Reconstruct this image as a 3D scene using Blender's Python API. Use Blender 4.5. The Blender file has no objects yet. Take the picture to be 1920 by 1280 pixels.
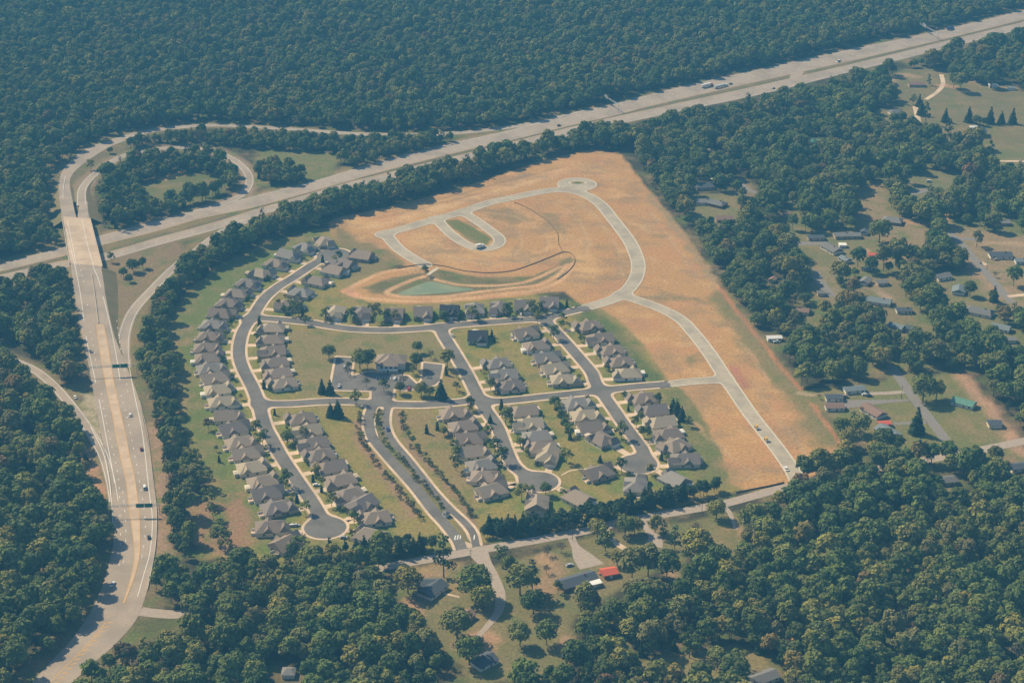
import bpy, math, random
import numpy as np
from mathutils import Vector, Matrix
random.seed(7); rng = np.random.default_rng(11)
R = math.radians
S = bpy.context.scene
COL = S.collection

# ------------------------------------------------------------------ camera, sky, sun, exposure
H, PITCH, F = 602.0, 25.0, 3400.0          # camera height (m), degrees below the horizon, focal length in photo pixels
cam = bpy.data.cameras.new('camera'); cam.sensor_width = 36.0; cam.lens = F/1920*36
cam.clip_start = 1.0; cam.clip_end = 20000
co = bpy.data.objects.new('camera', cam); COL.objects.link(co)
co.location = (0, 0, H); co.rotation_euler = (R(90-PITCH), 0, 0); S.camera = co

SUN_EL, SUN_DIR = 45.0, (-0.80, 0.60)      # elevation; horizontal direction towards the sun
az = math.atan2(SUN_DIR[0], SUN_DIR[1])
w = bpy.data.worlds.new('World'); S.world = w; w.use_nodes = True
nt = w.node_tree; bg = nt.nodes['Background']
sky = nt.nodes.new('ShaderNodeTexSky'); sky.sky_type = 'NISHITA'; sky.sun_disc = False
sky.sun_elevation = R(SUN_EL); sky.sun_rotation = az; sky.air_density = 1.2; sky.dust_density = 1.0; sky.ozone_density = 2.0
nt.links.new(sky.outputs[0], bg.inputs[0]); bg.inputs[1].default_value = 0.08
sl = bpy.data.lights.new('sun', 'SUN'); sl.energy = 5.0; sl.angle = R(0.5); sl.color = (1.0, 0.83, 0.55)
so = bpy.data.objects.new('sun', sl); COL.objects.link(so); so.location = (0, 0, 900)
sv = Vector((SUN_DIR[0]*math.cos(R(SUN_EL)), SUN_DIR[1]*math.cos(R(SUN_EL)), math.sin(R(SUN_EL))))
so.rotation_euler = sv.to_track_quat('Z', 'Y').to_euler()
S.view_settings.view_transform = 'Standard'; S.view_settings.look = 'None'
S.view_settings.gamma = 1.0; S.view_settings.exposure = 0.48; S.view_settings.use_curve_mapping = False
S.cycles.use_denoising = True; S.cycles.max_bounces = 4; S.cycles.volume_bounces = 0
S.cycles.diffuse_bounces = 2; S.cycles.glossy_bounces = 1; S.cycles.transparent_max_bounces = 8

# ------------------------------------------------------------------ photo pixel -> point in the world (on the plane z)
cp, sp = math.cos(R(PITCH)), math.sin(R(PITCH))
def P(px, py, z=0.0):
    u, v = (px-960)/F, (640-py)/F
    dx, dy, dz = u, cp+v*sp, -sp+v*cp
    t = (z-H)/dz
    return (dx*t, dy*t, z)
def W(pts, z=0.0): return np.array([P(a, b, z)[:2] for a, b in pts])
def pix(x, y, z=0.0):
    d = y*cp - (z-H)*sp; u = x/d; v = (y*sp + (z-H)*cp)/d
    return 960+u*F, 640-v*F, F/d           # px, py, pixels per metre

# ------------------------------------------------------------------ materials
MATS = {}
def mat(name, c, rough=0.9, c2=None, scale=0.2, amt=0.0, rand=0.0, metal=0.0, spec=0.2, detail=4, c3=None, scale3=0.02):
    m = bpy.data.materials.new(name); m.use_nodes = True; n = m.node_tree; L = n.links
    b = n.nodes['Principled BSDF']; b.inputs['Roughness'].default_value = rough; b.inputs['Metallic'].default_value = metal
    b.inputs['Specular IOR Level'].default_value = spec
    src = None
    rgb = n.nodes.new('ShaderNodeRGB'); rgb.outputs[0].default_value = (*c, 1); src = rgb.outputs[0]
    g = n.nodes.new('ShaderNodeNewGeometry')
    if c2 is not None:
        t = n.nodes.new('ShaderNodeTexNoise'); t.inputs['Scale'].default_value = scale; t.inputs['Detail'].default_value = detail
        L.new(g.outputs['Position'], t.inputs['Vector'])
        cr = n.nodes.new('ShaderNodeMapRange'); cr.inputs['From Min'].default_value = 0.35; cr.inputs['From Max'].default_value = 0.65
        L.new(t.outputs['Fac'], cr.inputs['Value'])
        mx = n.nodes.new('ShaderNodeMix'); mx.data_type = 'RGBA'; L.new(cr.outputs[0], mx.inputs['Factor'])
        L.new(src, mx.inputs['A']); mx.inputs['B'].default_value = (*c2, 1); src = mx.outputs['Result']
    if c3 is not None:
        t = n.nodes.new('ShaderNodeTexNoise'); t.inputs['Scale'].default_value = scale3; t.inputs['Detail'].default_value = 3
        L.new(g.outputs['Position'], t.inputs['Vector'])
        cr = n.nodes.new('ShaderNodeMapRange'); cr.inputs['From Min'].default_value = 0.45; cr.inputs['From Max'].default_value = 0.62
        L.new(t.outputs['Fac'], cr.inputs['Value'])
        mx = n.nodes.new('ShaderNodeMix'); mx.data_type = 'RGBA'; L.new(cr.outputs[0], mx.inputs['Factor'])
        L.new(src, mx.inputs['A']); mx.inputs['B'].default_value = (*c3, 1); src = mx.outputs['Result']
    if rand:
        oi = n.nodes.new('ShaderNodeObjectInfo'); mr = n.nodes.new('ShaderNodeMapRange')
        mr.inputs['To Min'].default_value = 1-rand; mr.inputs['To Max'].default_value = 1+rand
        L.new(oi.outputs['Random'], mr.inputs['Value'])
        hs = n.nodes.new('ShaderNodeHueSaturation'); L.new(mr.outputs[0], hs.inputs['Value']); L.new(src, hs.inputs['Color']); src = hs.outputs[0]
    L.new(src, b.inputs['Base Color'])
    MATS[name] = m; return m

def foliage(name, stops, lo=0.68, hi=1.25, nscale=0.16):
    m = bpy.data.materials.new(name); m.use_nodes = True; n = m.node_tree; L = n.links
    b = n.nodes['Principled BSDF']; b.inputs['Roughness'].default_value = 0.85; b.inputs['Specular IOR Level'].default_value = 0.12
    oi = n.nodes.new('ShaderNodeObjectInfo'); cr = n.nodes.new('ShaderNodeValToRGB'); L.new(oi.outputs['Random'], cr.inputs[0])
    e = cr.color_ramp.elements
    while len(e) > 1: e.remove(e[0])
    e[0].position = stops[0][0]; e[0].color = (*stops[0][1], 1)
    for p, c in stops[1:]:
        q = e.new(p); q.color = (*c, 1)
    g = n.nodes.new('ShaderNodeNewGeometry'); t = n.nodes.new('ShaderNodeTexNoise'); t.inputs['Scale'].default_value = nscale; t.inputs['Detail'].default_value = 2
    L.new(g.outputs['Position'], t.inputs['Vector'])
    mr = n.nodes.new('ShaderNodeMapRange'); mr.inputs['From Min'].default_value = 0.3; mr.inputs['From Max'].default_value = 0.7
    mr.inputs['To Min'].default_value = lo; mr.inputs['To Max'].default_value = hi; L.new(t.outputs['Fac'], mr.inputs['Value'])
    hs = n.nodes.new('ShaderNodeHueSaturation'); L.new(mr.outputs[0], hs.inputs['Value']); L.new(cr.outputs[0], hs.inputs['Color'])
    # broad stands of slightly different colour
    t2 = n.nodes.new('ShaderNodeTexNoise'); t2.inputs['Scale'].default_value = 0.012; t2.inputs['Detail'].default_value = 3
    L.new(g.outputs['Position'], t2.inputs['Vector'])
    m2 = n.nodes.new('ShaderNodeMapRange'); m2.inputs['From Min'].default_value = 0.35; m2.inputs['From Max'].default_value = 0.65
    m2.inputs['To Min'].default_value = 0.487; m2.inputs['To Max'].default_value = 0.53; L.new(t2.outputs['Fac'], m2.inputs['Value']); L.new(m2.outputs[0], hs.inputs['Hue'])
    L.new(hs.outputs[0], b.inputs['Base Color'])
    MATS[name] = m; return m

foliage('broadleaf_foliage', [(0, (.085, .115, .034)), (.25, (.13, .16, .042)), (.42, (.17, .19, .045)), (.58, (.095, .125, .04)), (.72, (.215, .215, .055)), (.82, (.16, .145, .06)), (.9, (.25, .235, .06)), (.975, (.25, .20, .05)), (.992, (.19, .11, .06)), (1, (.10, .13, .04))])
foliage('conifer_foliage', [(0, (.035, .065, .032)), (.5, (.045, .08, .034)), (1, (.06, .09, .04))])
foliage('shrub_foliage', [(0, (.045, .06, .025)), (.4, (.07, .08, .03)), (.7, (.10, .085, .045)), (1, (.06, .085, .03))])
foliage('bare_foliage', [(0, (.13, .10, .075)), (1, (.10, .09, .06))])
mat('bark', (.10, .075, .055))
mat('asphalt', (.148, .136, .124), c2=(.18, .166, .15), scale=.5, c3=(.125, .117, .108), scale3=.06)
mat('old_asphalt', (.34, .275, .215), c2=(.39, .315, .25), scale=.5, c3=(.30, .245, .195), scale3=.04)
mat('shoulder_asphalt', (.20, .18, .165), c2=(.24, .215, .19), scale=.5)
mat('country_asphalt', (.33, .27, .22), c2=(.39, .32, .26), scale=.4)
mat('gravel_road', (.38, .325, .245), c2=(.45, .385, .29), scale=.25, c3=(.33, .285, .22), scale3=.05)
mat('concrete', (.58, .43, .30), c2=(.66, .50, .35), scale=.3, c3=(.50, .38, .27), scale3=.05)
mat('pale_concrete', (.58, .52, .42), c2=(.50, .45, .37), scale=.3)
mat('deck_concrete', (.50, .375, .27), c2=(.57, .435, .31), scale=.25, c3=(.44, .33, .24), scale3=.06)
mat('white_paint', (.72, .70, .66)); mat('yellow_paint', (.62, .36, .10))
mat('dirt', (.45, .26, .15), c2=(.52, .32, .19), scale=.15)
mat('pond_water', (.20, .235, .14), rough=.7, c2=(.24, .26, .15), scale=.12, spec=.2, c3=(.17, .22, .14), scale3=.05)
mat('fence_dark', (.19, .15, .12)); mat('steel', (.42, .42, .42), rough=.5, metal=.3)
mat('sign_green', (.005, .16, .105), rough=.5); mat('glass', (.03, .04, .05), rough=.15, spec=.6)
mat('tyre', (.02, .02, .02)); mat('grass_bank', (.21, .165, .08), c2=(.16, .14, .06), scale=.08)
ROOFS = []
for i, c in enumerate([(.30, .235, .185), (.255, .205, .17), (.33, .265, .205), (.225, .19, .17), (.285, .225, .18), (.41, .34, .245), (.265, .24, .215)]):
    ROOFS.append(mat('shingle_%d' % i, c, c2=tuple(v*.86 for v in c), scale=1.1, rand=.10))
mat('dark_shingle', (.055, .057, .066), c2=(.045, .046, .055), scale=1); mat('grey_shingle', (.20, .195, .19), c2=(.17, .165, .16), scale=1, rand=.15)
mat('brown_shingle', (.26, .17, .13), c2=(.22, .14, .11), scale=1); mat('green_metal', (.12, .27, .20), rough=.5, c2=(.10, .23, .17), scale=.5)
mat('red_metal', (.62, .13, .07), rough=.5); mat('white_metal', (.80, .78, .74), rough=.5, c2=(.72, .70, .66), scale=.4)
mat('blue_shingle', (.20, .235, .25), c2=(.17, .2, .21), scale=1); mat('slate_shingle', (.10, .115, .135), c2=(.08, .09, .11), scale=1)
mat('siding_cream', (.66, .57, .44), rand=.12); mat('siding_white', (.74, .69, .60), rand=.08); mat('siding_tan', (.48, .38, .27), rand=.12)
mat('brick', (.28, .14, .10), c2=(.22, .11, .08), scale=1.5, rand=.1); mat('trim_white', (.78, .74, .68)); mat('garage_white', (.70, .66, .60))
mat('blue_tarp', (.05, .30, .38)); mat('rust_dirt', (.5, .25, .14))
for k, c in dict(white=(.75, .74, .72), black=(.03, .03, .035), silver=(.45, .46, .47), red=(.42, .03, .03), maroon=(.14, .02, .03), blue=(.03, .07, .22), yellow=(.65, .40, .04), tan=(.45, .36, .25)).items():
    mat('car_'+k, c, rough=.3, spec=.5)

# ------------------------------------------------------------------ object helpers
def link(o): COL.objects.link(o); return o
def mesh(name, vs, fs, m, parent=None, loc=None):
    me = bpy.data.meshes.new(name); me.from_pydata([tuple(v) for v in vs], [], [tuple(f) for f in fs]); me.update()
    ms = m if isinstance(m, (list, tuple)) else [m]
    for q in ms: me.materials.append(MATS[q] if isinstance(q, str) else q)
    o = bpy.data.objects.new(name, me); link(o)
    if parent is not None: o.parent = parent
    if loc is not None: o.location = loc
    return o
def struct(o, kind='structure'): o['kind'] = kind; return o
def tag(o, label, cat, group=None):
    o['label'] = label; o['category'] = cat
    if group: o['group'] = group
    return o
def empty(name, loc=(0, 0, 0), rz=0.0):
    o = bpy.data.objects.new(name, None); link(o); o.location = loc; o.rotation_euler = (0, 0, rz); o.empty_display_size = 1; return o
class MB:
    def __init__(s): s.v = []; s.f = []
    def add(s, vs, fs):
        n = len(s.v); s.v += [tuple(v) for v in vs]; s.f += [tuple(i+n for i in f) for f in fs]; return s
    def box(s, x0, x1, y0, y1, z0, z1):
        return s.add([(x0, y0, z0), (x1, y0, z0), (x1, y1, z0), (x0, y1, z0), (x0, y0, z1), (x1, y0, z1), (x1, y1, z1), (x0, y1, z1)],
                     [(0, 3, 2, 1), (4, 5, 6, 7), (0, 1, 5, 4), (1, 2, 6, 5), (2, 3, 7, 6), (3, 0, 4, 7)])
    def tube(s, a, b, r0, r1, n=6):
        a, b = Vector(a), Vector(b); d = (b-a).normalized(); q = d.to_track_quat('Z', 'Y'); vs = []
        for c, r in ((a, r0), (b, r1)):
            for k in range(n): vs.append(c + q @ Vector((r*math.cos(2*math.pi*k/n), r*math.sin(2*math.pi*k/n), 0)))
        return s.add(vs, [(k, (k+1) % n, n+(k+1) % n, n+k) for k in range(n)] + [tuple(range(n-1, -1, -1)), tuple(range(n, 2*n))])
    def roof(s, x0, x1, y0, y1, z, rise, hip0, hip1, axis='y', t=.18):
        # closed roof volume; ridge along axis, inset hip0 / hip1 at its two ends
        if axis == 'y':
            xm = (x0+x1)/2
            rg = [(xm, y0+hip0, z+t+rise), (xm, y1-hip1, z+t+rise)]
            fs = [(4, 5, 8), (5, 6, 9, 8), (6, 7, 9), (7, 4, 8, 9)]
        else:
            ym = (y0+y1)/2
            rg = [(x0+hip0, ym, z+t+rise), (x1-hip1, ym, z+t+rise)]
            fs = [(4, 5, 9, 8), (5, 6, 9), (6, 7, 8, 9), (7, 4, 8)]
        c = [(x0, y0), (x1, y0), (x1, y1), (x0, y1)]
        return s.add([(a, b, z) for a, b in c] + [(a, b, z+t) for a, b in c] + rg,
                     [(3, 2, 1, 0), (0, 1, 5, 4), (1, 2, 6, 5), (2, 3, 7, 6), (3, 0, 4, 7)] + fs)
    def build(s, name, m, parent=None): return mesh(name, s.v, s.f, m, parent)

def crom(pts, n=8):
    p = [np.array(q, float) for q in pts]; out = []
    for i in range(len(p)-1):
        a = p[i-1] if i else 2*p[0]-p[1]; b, c = p[i], p[i+1]; d = p[i+2] if i+2 < len(p) else 2*p[-1]-p[-2]
        for k in range(n):
            t = k/n; out.append(.5*((2*b)+(-a+c)*t+(2*a-5*b+4*c-d)*t*t+(-a+3*b-3*c+d)*t**3))
    out.append(p[-1]); return np.array(out)
def resample(p, n):
    d = np.r_[0, np.cumsum(np.linalg.norm(np.diff(p[:, :2], axis=0), axis=1))]; t = np.linspace(0, d[-1], n)
    return np.stack([np.interp(t, d, p[:, k]) for k in range(p.shape[1])], 1), d[-1]
def normals(p):
    t = np.gradient(p[:, :2], axis=0); t /= np.linalg.norm(t, axis=1)[:, None]; return np.stack([-t[:, 1], t[:, 0]], 1)
def strip(name, A, B, m, dz=0.0, kind='structure', across=1):
    vs = []; fs = []; n = len(A)
    for i in range(n):
        for k in range(across+1):
            q = A[i]*(1-k/across)+B[i]*k/across; vs.append((q[0], q[1], q[2]+dz))
    w_ = across+1
    for i in range(n-1):
        for k in range(across): a = i*w_+k; fs.append((a, a+w_, a+w_+1, a+1) if True else 0)
    o = mesh(name, vs, fs, m); o['kind'] = kind; return o
def centre_road(name, px, width, m, z=0.05, n=None, zs=None, world=False):
    c = np.array([list(P(a, b))[:2] for a, b in px]) if not world else np.array(px)
    c = crom(c); c, L = resample(c, n or max(8, int(0.2*len(c)*8)))
    nr = normals(c); w_ = np.interp(np.linspace(0, 1, len(c)), np.linspace(0, 1, len(width)), width) if hasattr(width, '__len__') else np.full(len(c), width)
    A = np.c_[c+nr*w_[:, None]/2, np.full(len(c), z)]; B = np.c_[c-nr*w_[:, None]/2, np.full(len(c), z)]
    return strip(name, A, B, m), A, B
def edge_road(ea, eb, hfun=None, z=0.05, n=160):
    def prof(e):
        e = crom(e); out = []
        for a, b in e:
            h = hfun(b) if hfun else 0.0; out.append(P(a, b, z+h))
        return resample(np.array(out), n)[0]
    return prof(ea), prof(eb)
def marking(name, A, B, f, wid, m, dz=.05, dash=None, i0=0.0, i1=1.0):
    n = len(A); i0 = int(i0*(n-1)); i1 = int(i1*(n-1))
    c = A[i0:i1+1]*(1-f)+B[i0:i1+1]*f; L = np.linalg.norm(np.diff(c[:, :2], axis=0), axis=1).sum()
    c, _ = resample(c, max(4, int(L/3))); nr = normals(c); nr3 = np.c_[nr, np.zeros(len(nr))]
    l, r = c+nr3*wid/2, c-nr3*wid/2; vs = []; fs = []
    for i in range(len(c)-1):
        if dash and (i % dash[1]) >= dash[0]: continue
        k = len(vs); vs += [tuple(l[i]+[0, 0, dz]), tuple(l[i+1]+[0, 0, dz]), tuple(r[i+1]+[0, 0, dz]), tuple(r[i]+[0, 0, dz])]; fs.append((k, k+1, k+2, k+3))
    return struct(mesh(name, vs, fs, m))

# ------------------------------------------------------------------ 2-D fields (signed distance) used for ground zones, streets and tree clearance
def seg_dist(X, Y, pts):
    D = np.full(X.shape, 1e9)
    for (ax, ay), (bx, by) in zip(pts[:-1], pts[1:]):
        dx, dy = bx-ax, by-ay; t = np.clip(((X-ax)*dx+(Y-ay)*dy)/(dx*dx+dy*dy+1e-9), 0, 1)
        np.minimum(D, np.hypot(X-ax-t*dx, Y-ay-t*dy), out=D)
    return D
def inside(X, Y, poly):
    c = np.zeros(X.shape, bool); q = np.roll(poly, -1, 0)
    for (ax, ay), (bx, by) in zip(poly, q):
        if ay == by: continue
        k = ((ay > Y) != (by > Y)) & (X < (bx-ax)*(Y-ay)/(by-ay)+ax); c ^= k
    return c
def poly_sd(X, Y, poly):
    d = seg_dist(X, Y, np.vstack([poly, poly[:1]])); return np.where(inside(X, Y, poly), -d, d)
def smin(a, b, k):
    h = np.maximum(k-np.abs(a-b), 0)/k; return np.minimum(a, b)-h*h*k/4
def iso_mesh(name, Fd, gx, gy, z, m, skirt=0.0):
    """region Fd<0 of a grid as a mesh with clipped, smooth borders"""
    ins = Fd < 0; vs = []; fs = []; ny, nx = Fd.shape; idx = {}
    def V(x, y, zz=z):
        k = (round(x, 3), round(y, 3), zz)
        if k not in idx: idx[k] = len(vs); vs.append((x, y, zz))
        return idx[k]
    s = ins[:-1, :-1].astype(int)+ins[1:, :-1]+ins[:-1, 1:]+ins[1:, 1:]
    for j in range(ny-1):
        row = s[j]
        if not row.any(): continue
        full = np.flatnonzero(row == 4)
        if len(full):
            for run in np.split(full, np.flatnonzero(np.diff(full) > 1)+1):
                a, b = run[0], run[-1]+1; fs.append((V(gx[a], gy[j]), V(gx[b], gy[j]), V(gx[b], gy[j+1]), V(gx[a], gy[j+1])))
        for i in np.flatnonzero((row > 0) & (row < 4)):
            cs = [(gx[i], gy[j], Fd[j, i]), (gx[i+1], gy[j], Fd[j, i+1]), (gx[i+1], gy[j+1], Fd[j+1, i+1]), (gx[i], gy[j+1], Fd[j+1, i])]
            poly = []; cr = []
            for a, b in zip(cs, cs[1:]+cs[:1]):
                if a[2] < 0: poly.append(a[:2])
                if (a[2] < 0) != (b[2] < 0):
                    t = a[2]/(a[2]-b[2]); q = (a[0]+(b[0]-a[0])*t, a[1]+(b[1]-a[1])*t); poly.append(q); cr.append((q, a[2] < 0))
            if len(poly) >= 3: fs.append(tuple(V(*q) for q in poly))
            if skirt and len(cr) == 2:
                a, b = cr[0][0], cr[1][0]; fs.append((V(*a), V(*b), V(b[0], b[1], z-skirt), V(a[0], a[1], z-skirt)))
    fs = [f for f in fs if len(set(f)) == len(f)]
    return struct(mesh(name, vs, fs, m))

# ------------------------------------------------------------------ the plan, traced on the photograph (pixels of the 1920 x 1280 frame)
I_UP_T = [(-80, 512), (0, 495), (120, 463), (190, 441), (300, 414), (375, 391), (480, 367), (600, 336), (720, 301), (850, 268), (960, 243), (1060, 214), (1160, 193), (1212, 179), (1320, 153), (1440, 127), (1580, 96), (1757, 59), (1920, 20), (2000, 0)]
I_UP_B = [(-80, 526), (0, 509), (120, 480), (190, 460), (300, 432), (375, 410), (480, 388), (600, 355), (720, 321), (850, 288), (960, 263), (1060, 238), (1160, 215), (1212, 201), (1320, 176), (1440, 149), (1580, 118), (1757, 77), (1920, 37), (2000, 18)]
I_LO_T = [(-80, 531), (0, 515), (100, 492), (195, 474), (300, 444), (400, 417), (480, 392), (580, 363), (655, 341), (730, 323), (855, 292), (917, 277), (1100, 231), (1250, 198), (1437, 157), (1580, 124), (1677, 101), (1757, 81), (1920, 41), (2000, 22)]
I_LO_B = [(-80, 547), (0, 530), (100, 506), (195, 489), (300, 459), (400, 432), (480, 406), (580, 377), (655, 355), (730, 337), (855, 306), (917, 291), (1100, 247), (1250, 214), (1437, 175), (1580, 139), (1677, 115), (1757, 95), (1920, 54), (2000, 35)]
RAMP_N = [(152, 292), (175, 278), (205, 267), (250, 253), (300, 243), (360, 237), (410, 235), (470, 238), (555, 243), (620, 248), (720, 253), (850, 250), (960, 238), (1050, 222), (1110, 207)]
LOOP = [(153, 385), (153, 360), (160, 345), (176, 328), (200, 310), (225, 295), (250, 287), (300, 279), (350, 277), (400, 284), (437, 299), (461, 320), (468, 340), (457, 362), (428, 378), (385, 393), (330, 408), (270, 424)]
RAMP_SE = [(480, 408), (420, 432), (370, 468), (325, 503), (287, 541), (252, 580), (236, 615), (231, 650), (233, 690)]
RAMP_W = [(-80, 648), (0, 668), (60, 691), (100, 722), (135, 762), (165, 803), (192, 850), (206, 895), (214, 940)]
ART_W = [(230, 257), (195, 267), (150, 288), (121, 315), (111, 340), (112, 380), (118, 412), (128, 475), (133, 500), (141, 560), (152, 620), (165, 680), (176, 740), (186, 795), (197, 850), (206, 900), (210, 940), (212, 975), (213, 1015), (203, 1060), (190, 1103), (170, 1145), (135, 1197), (95, 1240), (55, 1285), (10, 1345)]
ART_E = [(236, 264), (205, 276), (168, 299), (140, 322), (131, 342), (136, 375), (145, 412), (172, 475), (189, 500), (199, 560), (212, 620), (231, 672), (258, 740), (270, 795), (281, 850), (287, 905), (292, 940), (294, 965), (293, 1012), (287, 1050), (276, 1105), (256, 1160), (215, 1208), (178, 1240), (128, 1285), (60, 1345)]
# deck widens for the loop lane
ART2_W = [(150, 378), (146, 400), (146, 412), (150, 440), (158, 475), (165, 505)]
ART2_E = [(164, 378), (165, 395), (168, 410), (176, 440), (185, 475), (191, 505)]
SIDE_RD = [(262, 1145), (290, 1149), (344, 1150), (430, 1128), (560, 1095), (660, 1075), (735, 1060), (815, 1046), (870, 1036), (915, 1028), (990, 1015), (1065, 1001), (1105, 993), (1175, 976), (1250, 963), (1320, 951), (1362, 943), (1425, 926), (1475, 913), (1600, 886), (1750, 860), (1850, 841), (1990, 812)]
SOUTH_RD = [(893, 1030), (903, 1046), (918, 1070), (932, 1097), (938, 1120), (935, 1145), (915, 1172), (890, 1200)]
STREETS = {  # centre line, half width
 'L': ([(626, 478), (604, 487), (584, 498), (551, 520), (520, 539), (496, 560), (479, 585), (464, 607), (455, 623), (449, 647), (449, 670), (457, 694), (473, 725), (485, 756), (496, 796), (510, 824), (529, 858), (555, 897), (587, 944), (610, 985)], 4.7),
 'N': ([(466, 598), (496, 597), (574, 604), (616, 611), (662, 617), (725, 619), (787, 616), (827, 612), (882, 607), (976, 600), (1015, 597), (1054, 588), (1095, 578)], 4.6),
 'M1': ([(828, 614), (831, 627), (850, 658), (873, 697), (889, 728), (897, 744), (912, 770), (933, 801), (948, 841), (963, 872), (990, 893), (1008, 902)], 4.7),
 'M2': ([(1022, 598), (1031, 610), (1054, 634), (1086, 670), (1109, 698), (1117, 717), (1132, 741), (1154, 772), (1164, 787), (1184, 814), (1204, 842), (1208, 860), (1196, 870)], 4.6),
 'E': ([(487, 757), (543, 757), (606, 753), (662, 753), (709, 757), (787, 759), (850, 755), (895, 750), (941, 752), (1019, 744), (1066, 739), (1130, 732), (1192, 725), (1246, 721)], 4.5),
 'BW': ([(700, 758), (693, 779), (692, 797), (699, 821), (724, 852), (746, 877), (779, 914), (814, 959), (836, 983), (858, 1012), (866, 1030)], 3.7),
 'BE': ([(728, 760), (724, 779), (725, 802), (736, 826), (762, 857), (787, 888), (815, 923), (845, 955), (872, 980), (887, 1000), (893, 1024)], 2.5),
}
BULBS = [((626, 478), 14.5), ((610, 989), 13.6), ((1010, 903), 13.4), ((1196, 870), 13.4)]
LOT = [(631, 669), (662, 671), (657, 709), (668, 703), (690, 697), (745, 702), (765, 705), (783, 722), (792, 712), (794, 680), (830, 684), (824, 714), (815, 722), (760, 732), (738, 729), (735, 752), (697, 752), (697, 733), (620, 731), (622, 718)]
UNFIN = {
 'U1': ([(1090, 579), (1130, 568), (1160, 556), (1180, 540), (1193, 520), (1197, 500), (1193, 480), (1180, 452), (1150, 412), (1122, 380), (1085, 361), (1035, 357), (960, 371), (915, 381), (862, 399), (800, 416), (760, 428), (716, 440)], 5.2),
 'U2': ([(722, 438), (745, 464), (770, 482), (798, 497)], 5.0),
 'U3': ([(818, 410), (838, 432), (863, 452), (890, 464), (915, 466), (933, 459), (936, 447), (919, 432), (895, 415), (868, 398)], 4.4),
 'U4': ([(1165, 552), (1190, 561), (1235, 577), (1275, 598), (1302, 626), (1330, 662), (1355, 700), (1380, 737), (1410, 780), (1440, 818), (1463, 848), (1485, 880), (1496, 902)], 4.9),
 'U5': ([(1240, 722), (1290, 716), (1340, 712), (1355, 710)], 4.3),
}
UBULB = ((1082, 346), 18.0); UISLE = ((1083, 343), 5.0)

def rowdef(): pass
ROWS = [  # street, phrase, list of roof-centre pixels from the far end to the near end
 ('L', 'curved street\'s west side', [(598, 441), (556, 456), (535, 474), (515, 491), (490, 510), (468, 529), (447, 548), (432, 566), (418, 586), (403, 606), (396, 628), (390, 649), (392, 668), (397, 687), (406, 706), (411, 727), (417, 750), (430, 776), (441, 800), (453, 825), (465, 847), (475, 872), (496, 898), (503, 921), (522, 947), (511, 984), (546, 1010)]),
 ('L', 'curved street\'s upper east side', [(703, 480), (662, 497), (624, 504), (594, 524), (571, 547), (550, 570)]),
 ('L', 'curved street\'s middle east side', [(508, 612), (507, 634), (508, 656), (513, 677), (519, 697), (529, 716)]),
 ('L', 'curved street\'s lower east side', [(562, 782), (572, 805), (584, 829), (597, 850), (617, 873), (636, 897), (652, 924), (666, 948), (700, 967), (691, 999)]),
 ('N', 'upper cross street row', [(628, 583), (678, 585), (739, 587), (793, 584), (843, 581), (890, 580), (935, 577), (982, 573), (1030, 566)]),
 ('M1', 'middle street\'s left side', [(854, 771), (872, 795), (884, 819), (889, 843), (906, 868), (913, 890), (925, 915)]),
 ('M1', 'middle street\'s lower right side', [(978, 768), (988, 792), (1003, 815), (1013, 836), (1025, 857), (1082, 929), (1007, 938)]),
 ('M1', 'middle street\'s upper right side', [(896, 629), (930, 679), (942, 700), (955, 720)]),
 ('M2', 'right-hand street\'s upper left side', [(988, 621), (1008, 645), (1027, 668), (1043, 688), (1060, 708)]),
 ('M2', 'right-hand street\'s upper right side', [(1101, 608), (1122, 632), (1143, 654), (1160, 676), (1175, 697)]),
 ('M2', 'right-hand street\'s lower left side', [(1084, 752), (1100, 775), (1113, 797), (1130, 821), (1126, 881)]),
 ('M2', 'right-hand street\'s lower right side', [(1203, 744), (1222, 767), (1237, 789), (1250, 811), (1264, 833), (1278, 858), (1262, 894), (1192, 904)]),
]
ORD = 'first second third fourth fifth sixth seventh eighth ninth tenth eleventh twelfth thirteenth fourteenth fifteenth sixteenth seventeenth eighteenth nineteenth twentieth twenty-first twenty-second twenty-third twenty-fourth twenty-fifth twenty-sixth twenty-seventh twenty-eighth'.split()

# ------------------------------------------------------------------ world-space plan
WS = {k: (crom(W(p)), h) for k, (p, h) in STREETS.items()}
WU = {k: (crom(W(p)), h) for k, (p, h) in UNFIN.items()}
gx = np.arange(-310, 232, .8); gy = np.arange(975, 1710, .8); GX, GY = np.meshgrid(gx, gy)
FA = None
for k, (p, h) in WS.items():
    d = seg_dist(GX, GY, p)-h; FA = d if FA is None else smin(FA, d, 2.5 if k[0] == 'B' else 7)
for c, r in BULBS:
    q = W([c])[0]; FA = smin(FA, np.hypot(GX-q[0], GY-q[1])-r, 6)
FA = smin(FA, poly_sd(GX, GY, W(LOT)), 4)
# grassy middle of the entrance boulevard
GATE = None
FU = None
for k, (p, h) in WU.items():
    d = seg_dist(GX, GY, p)-h; FU = d if FU is None else smin(FU, d, 6)
q = W([UBULB[0]])[0]; FU = smin(FU, np.hypot(GX-q[0], (GY-q[1]))-UBULB[1], 5)
q = W([UISLE[0]])[0]; isl = np.hypot((GX-q[0])*.55, GY-q[1])-UISLE[1]; FU = np.maximum(FU, -isl)
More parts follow.
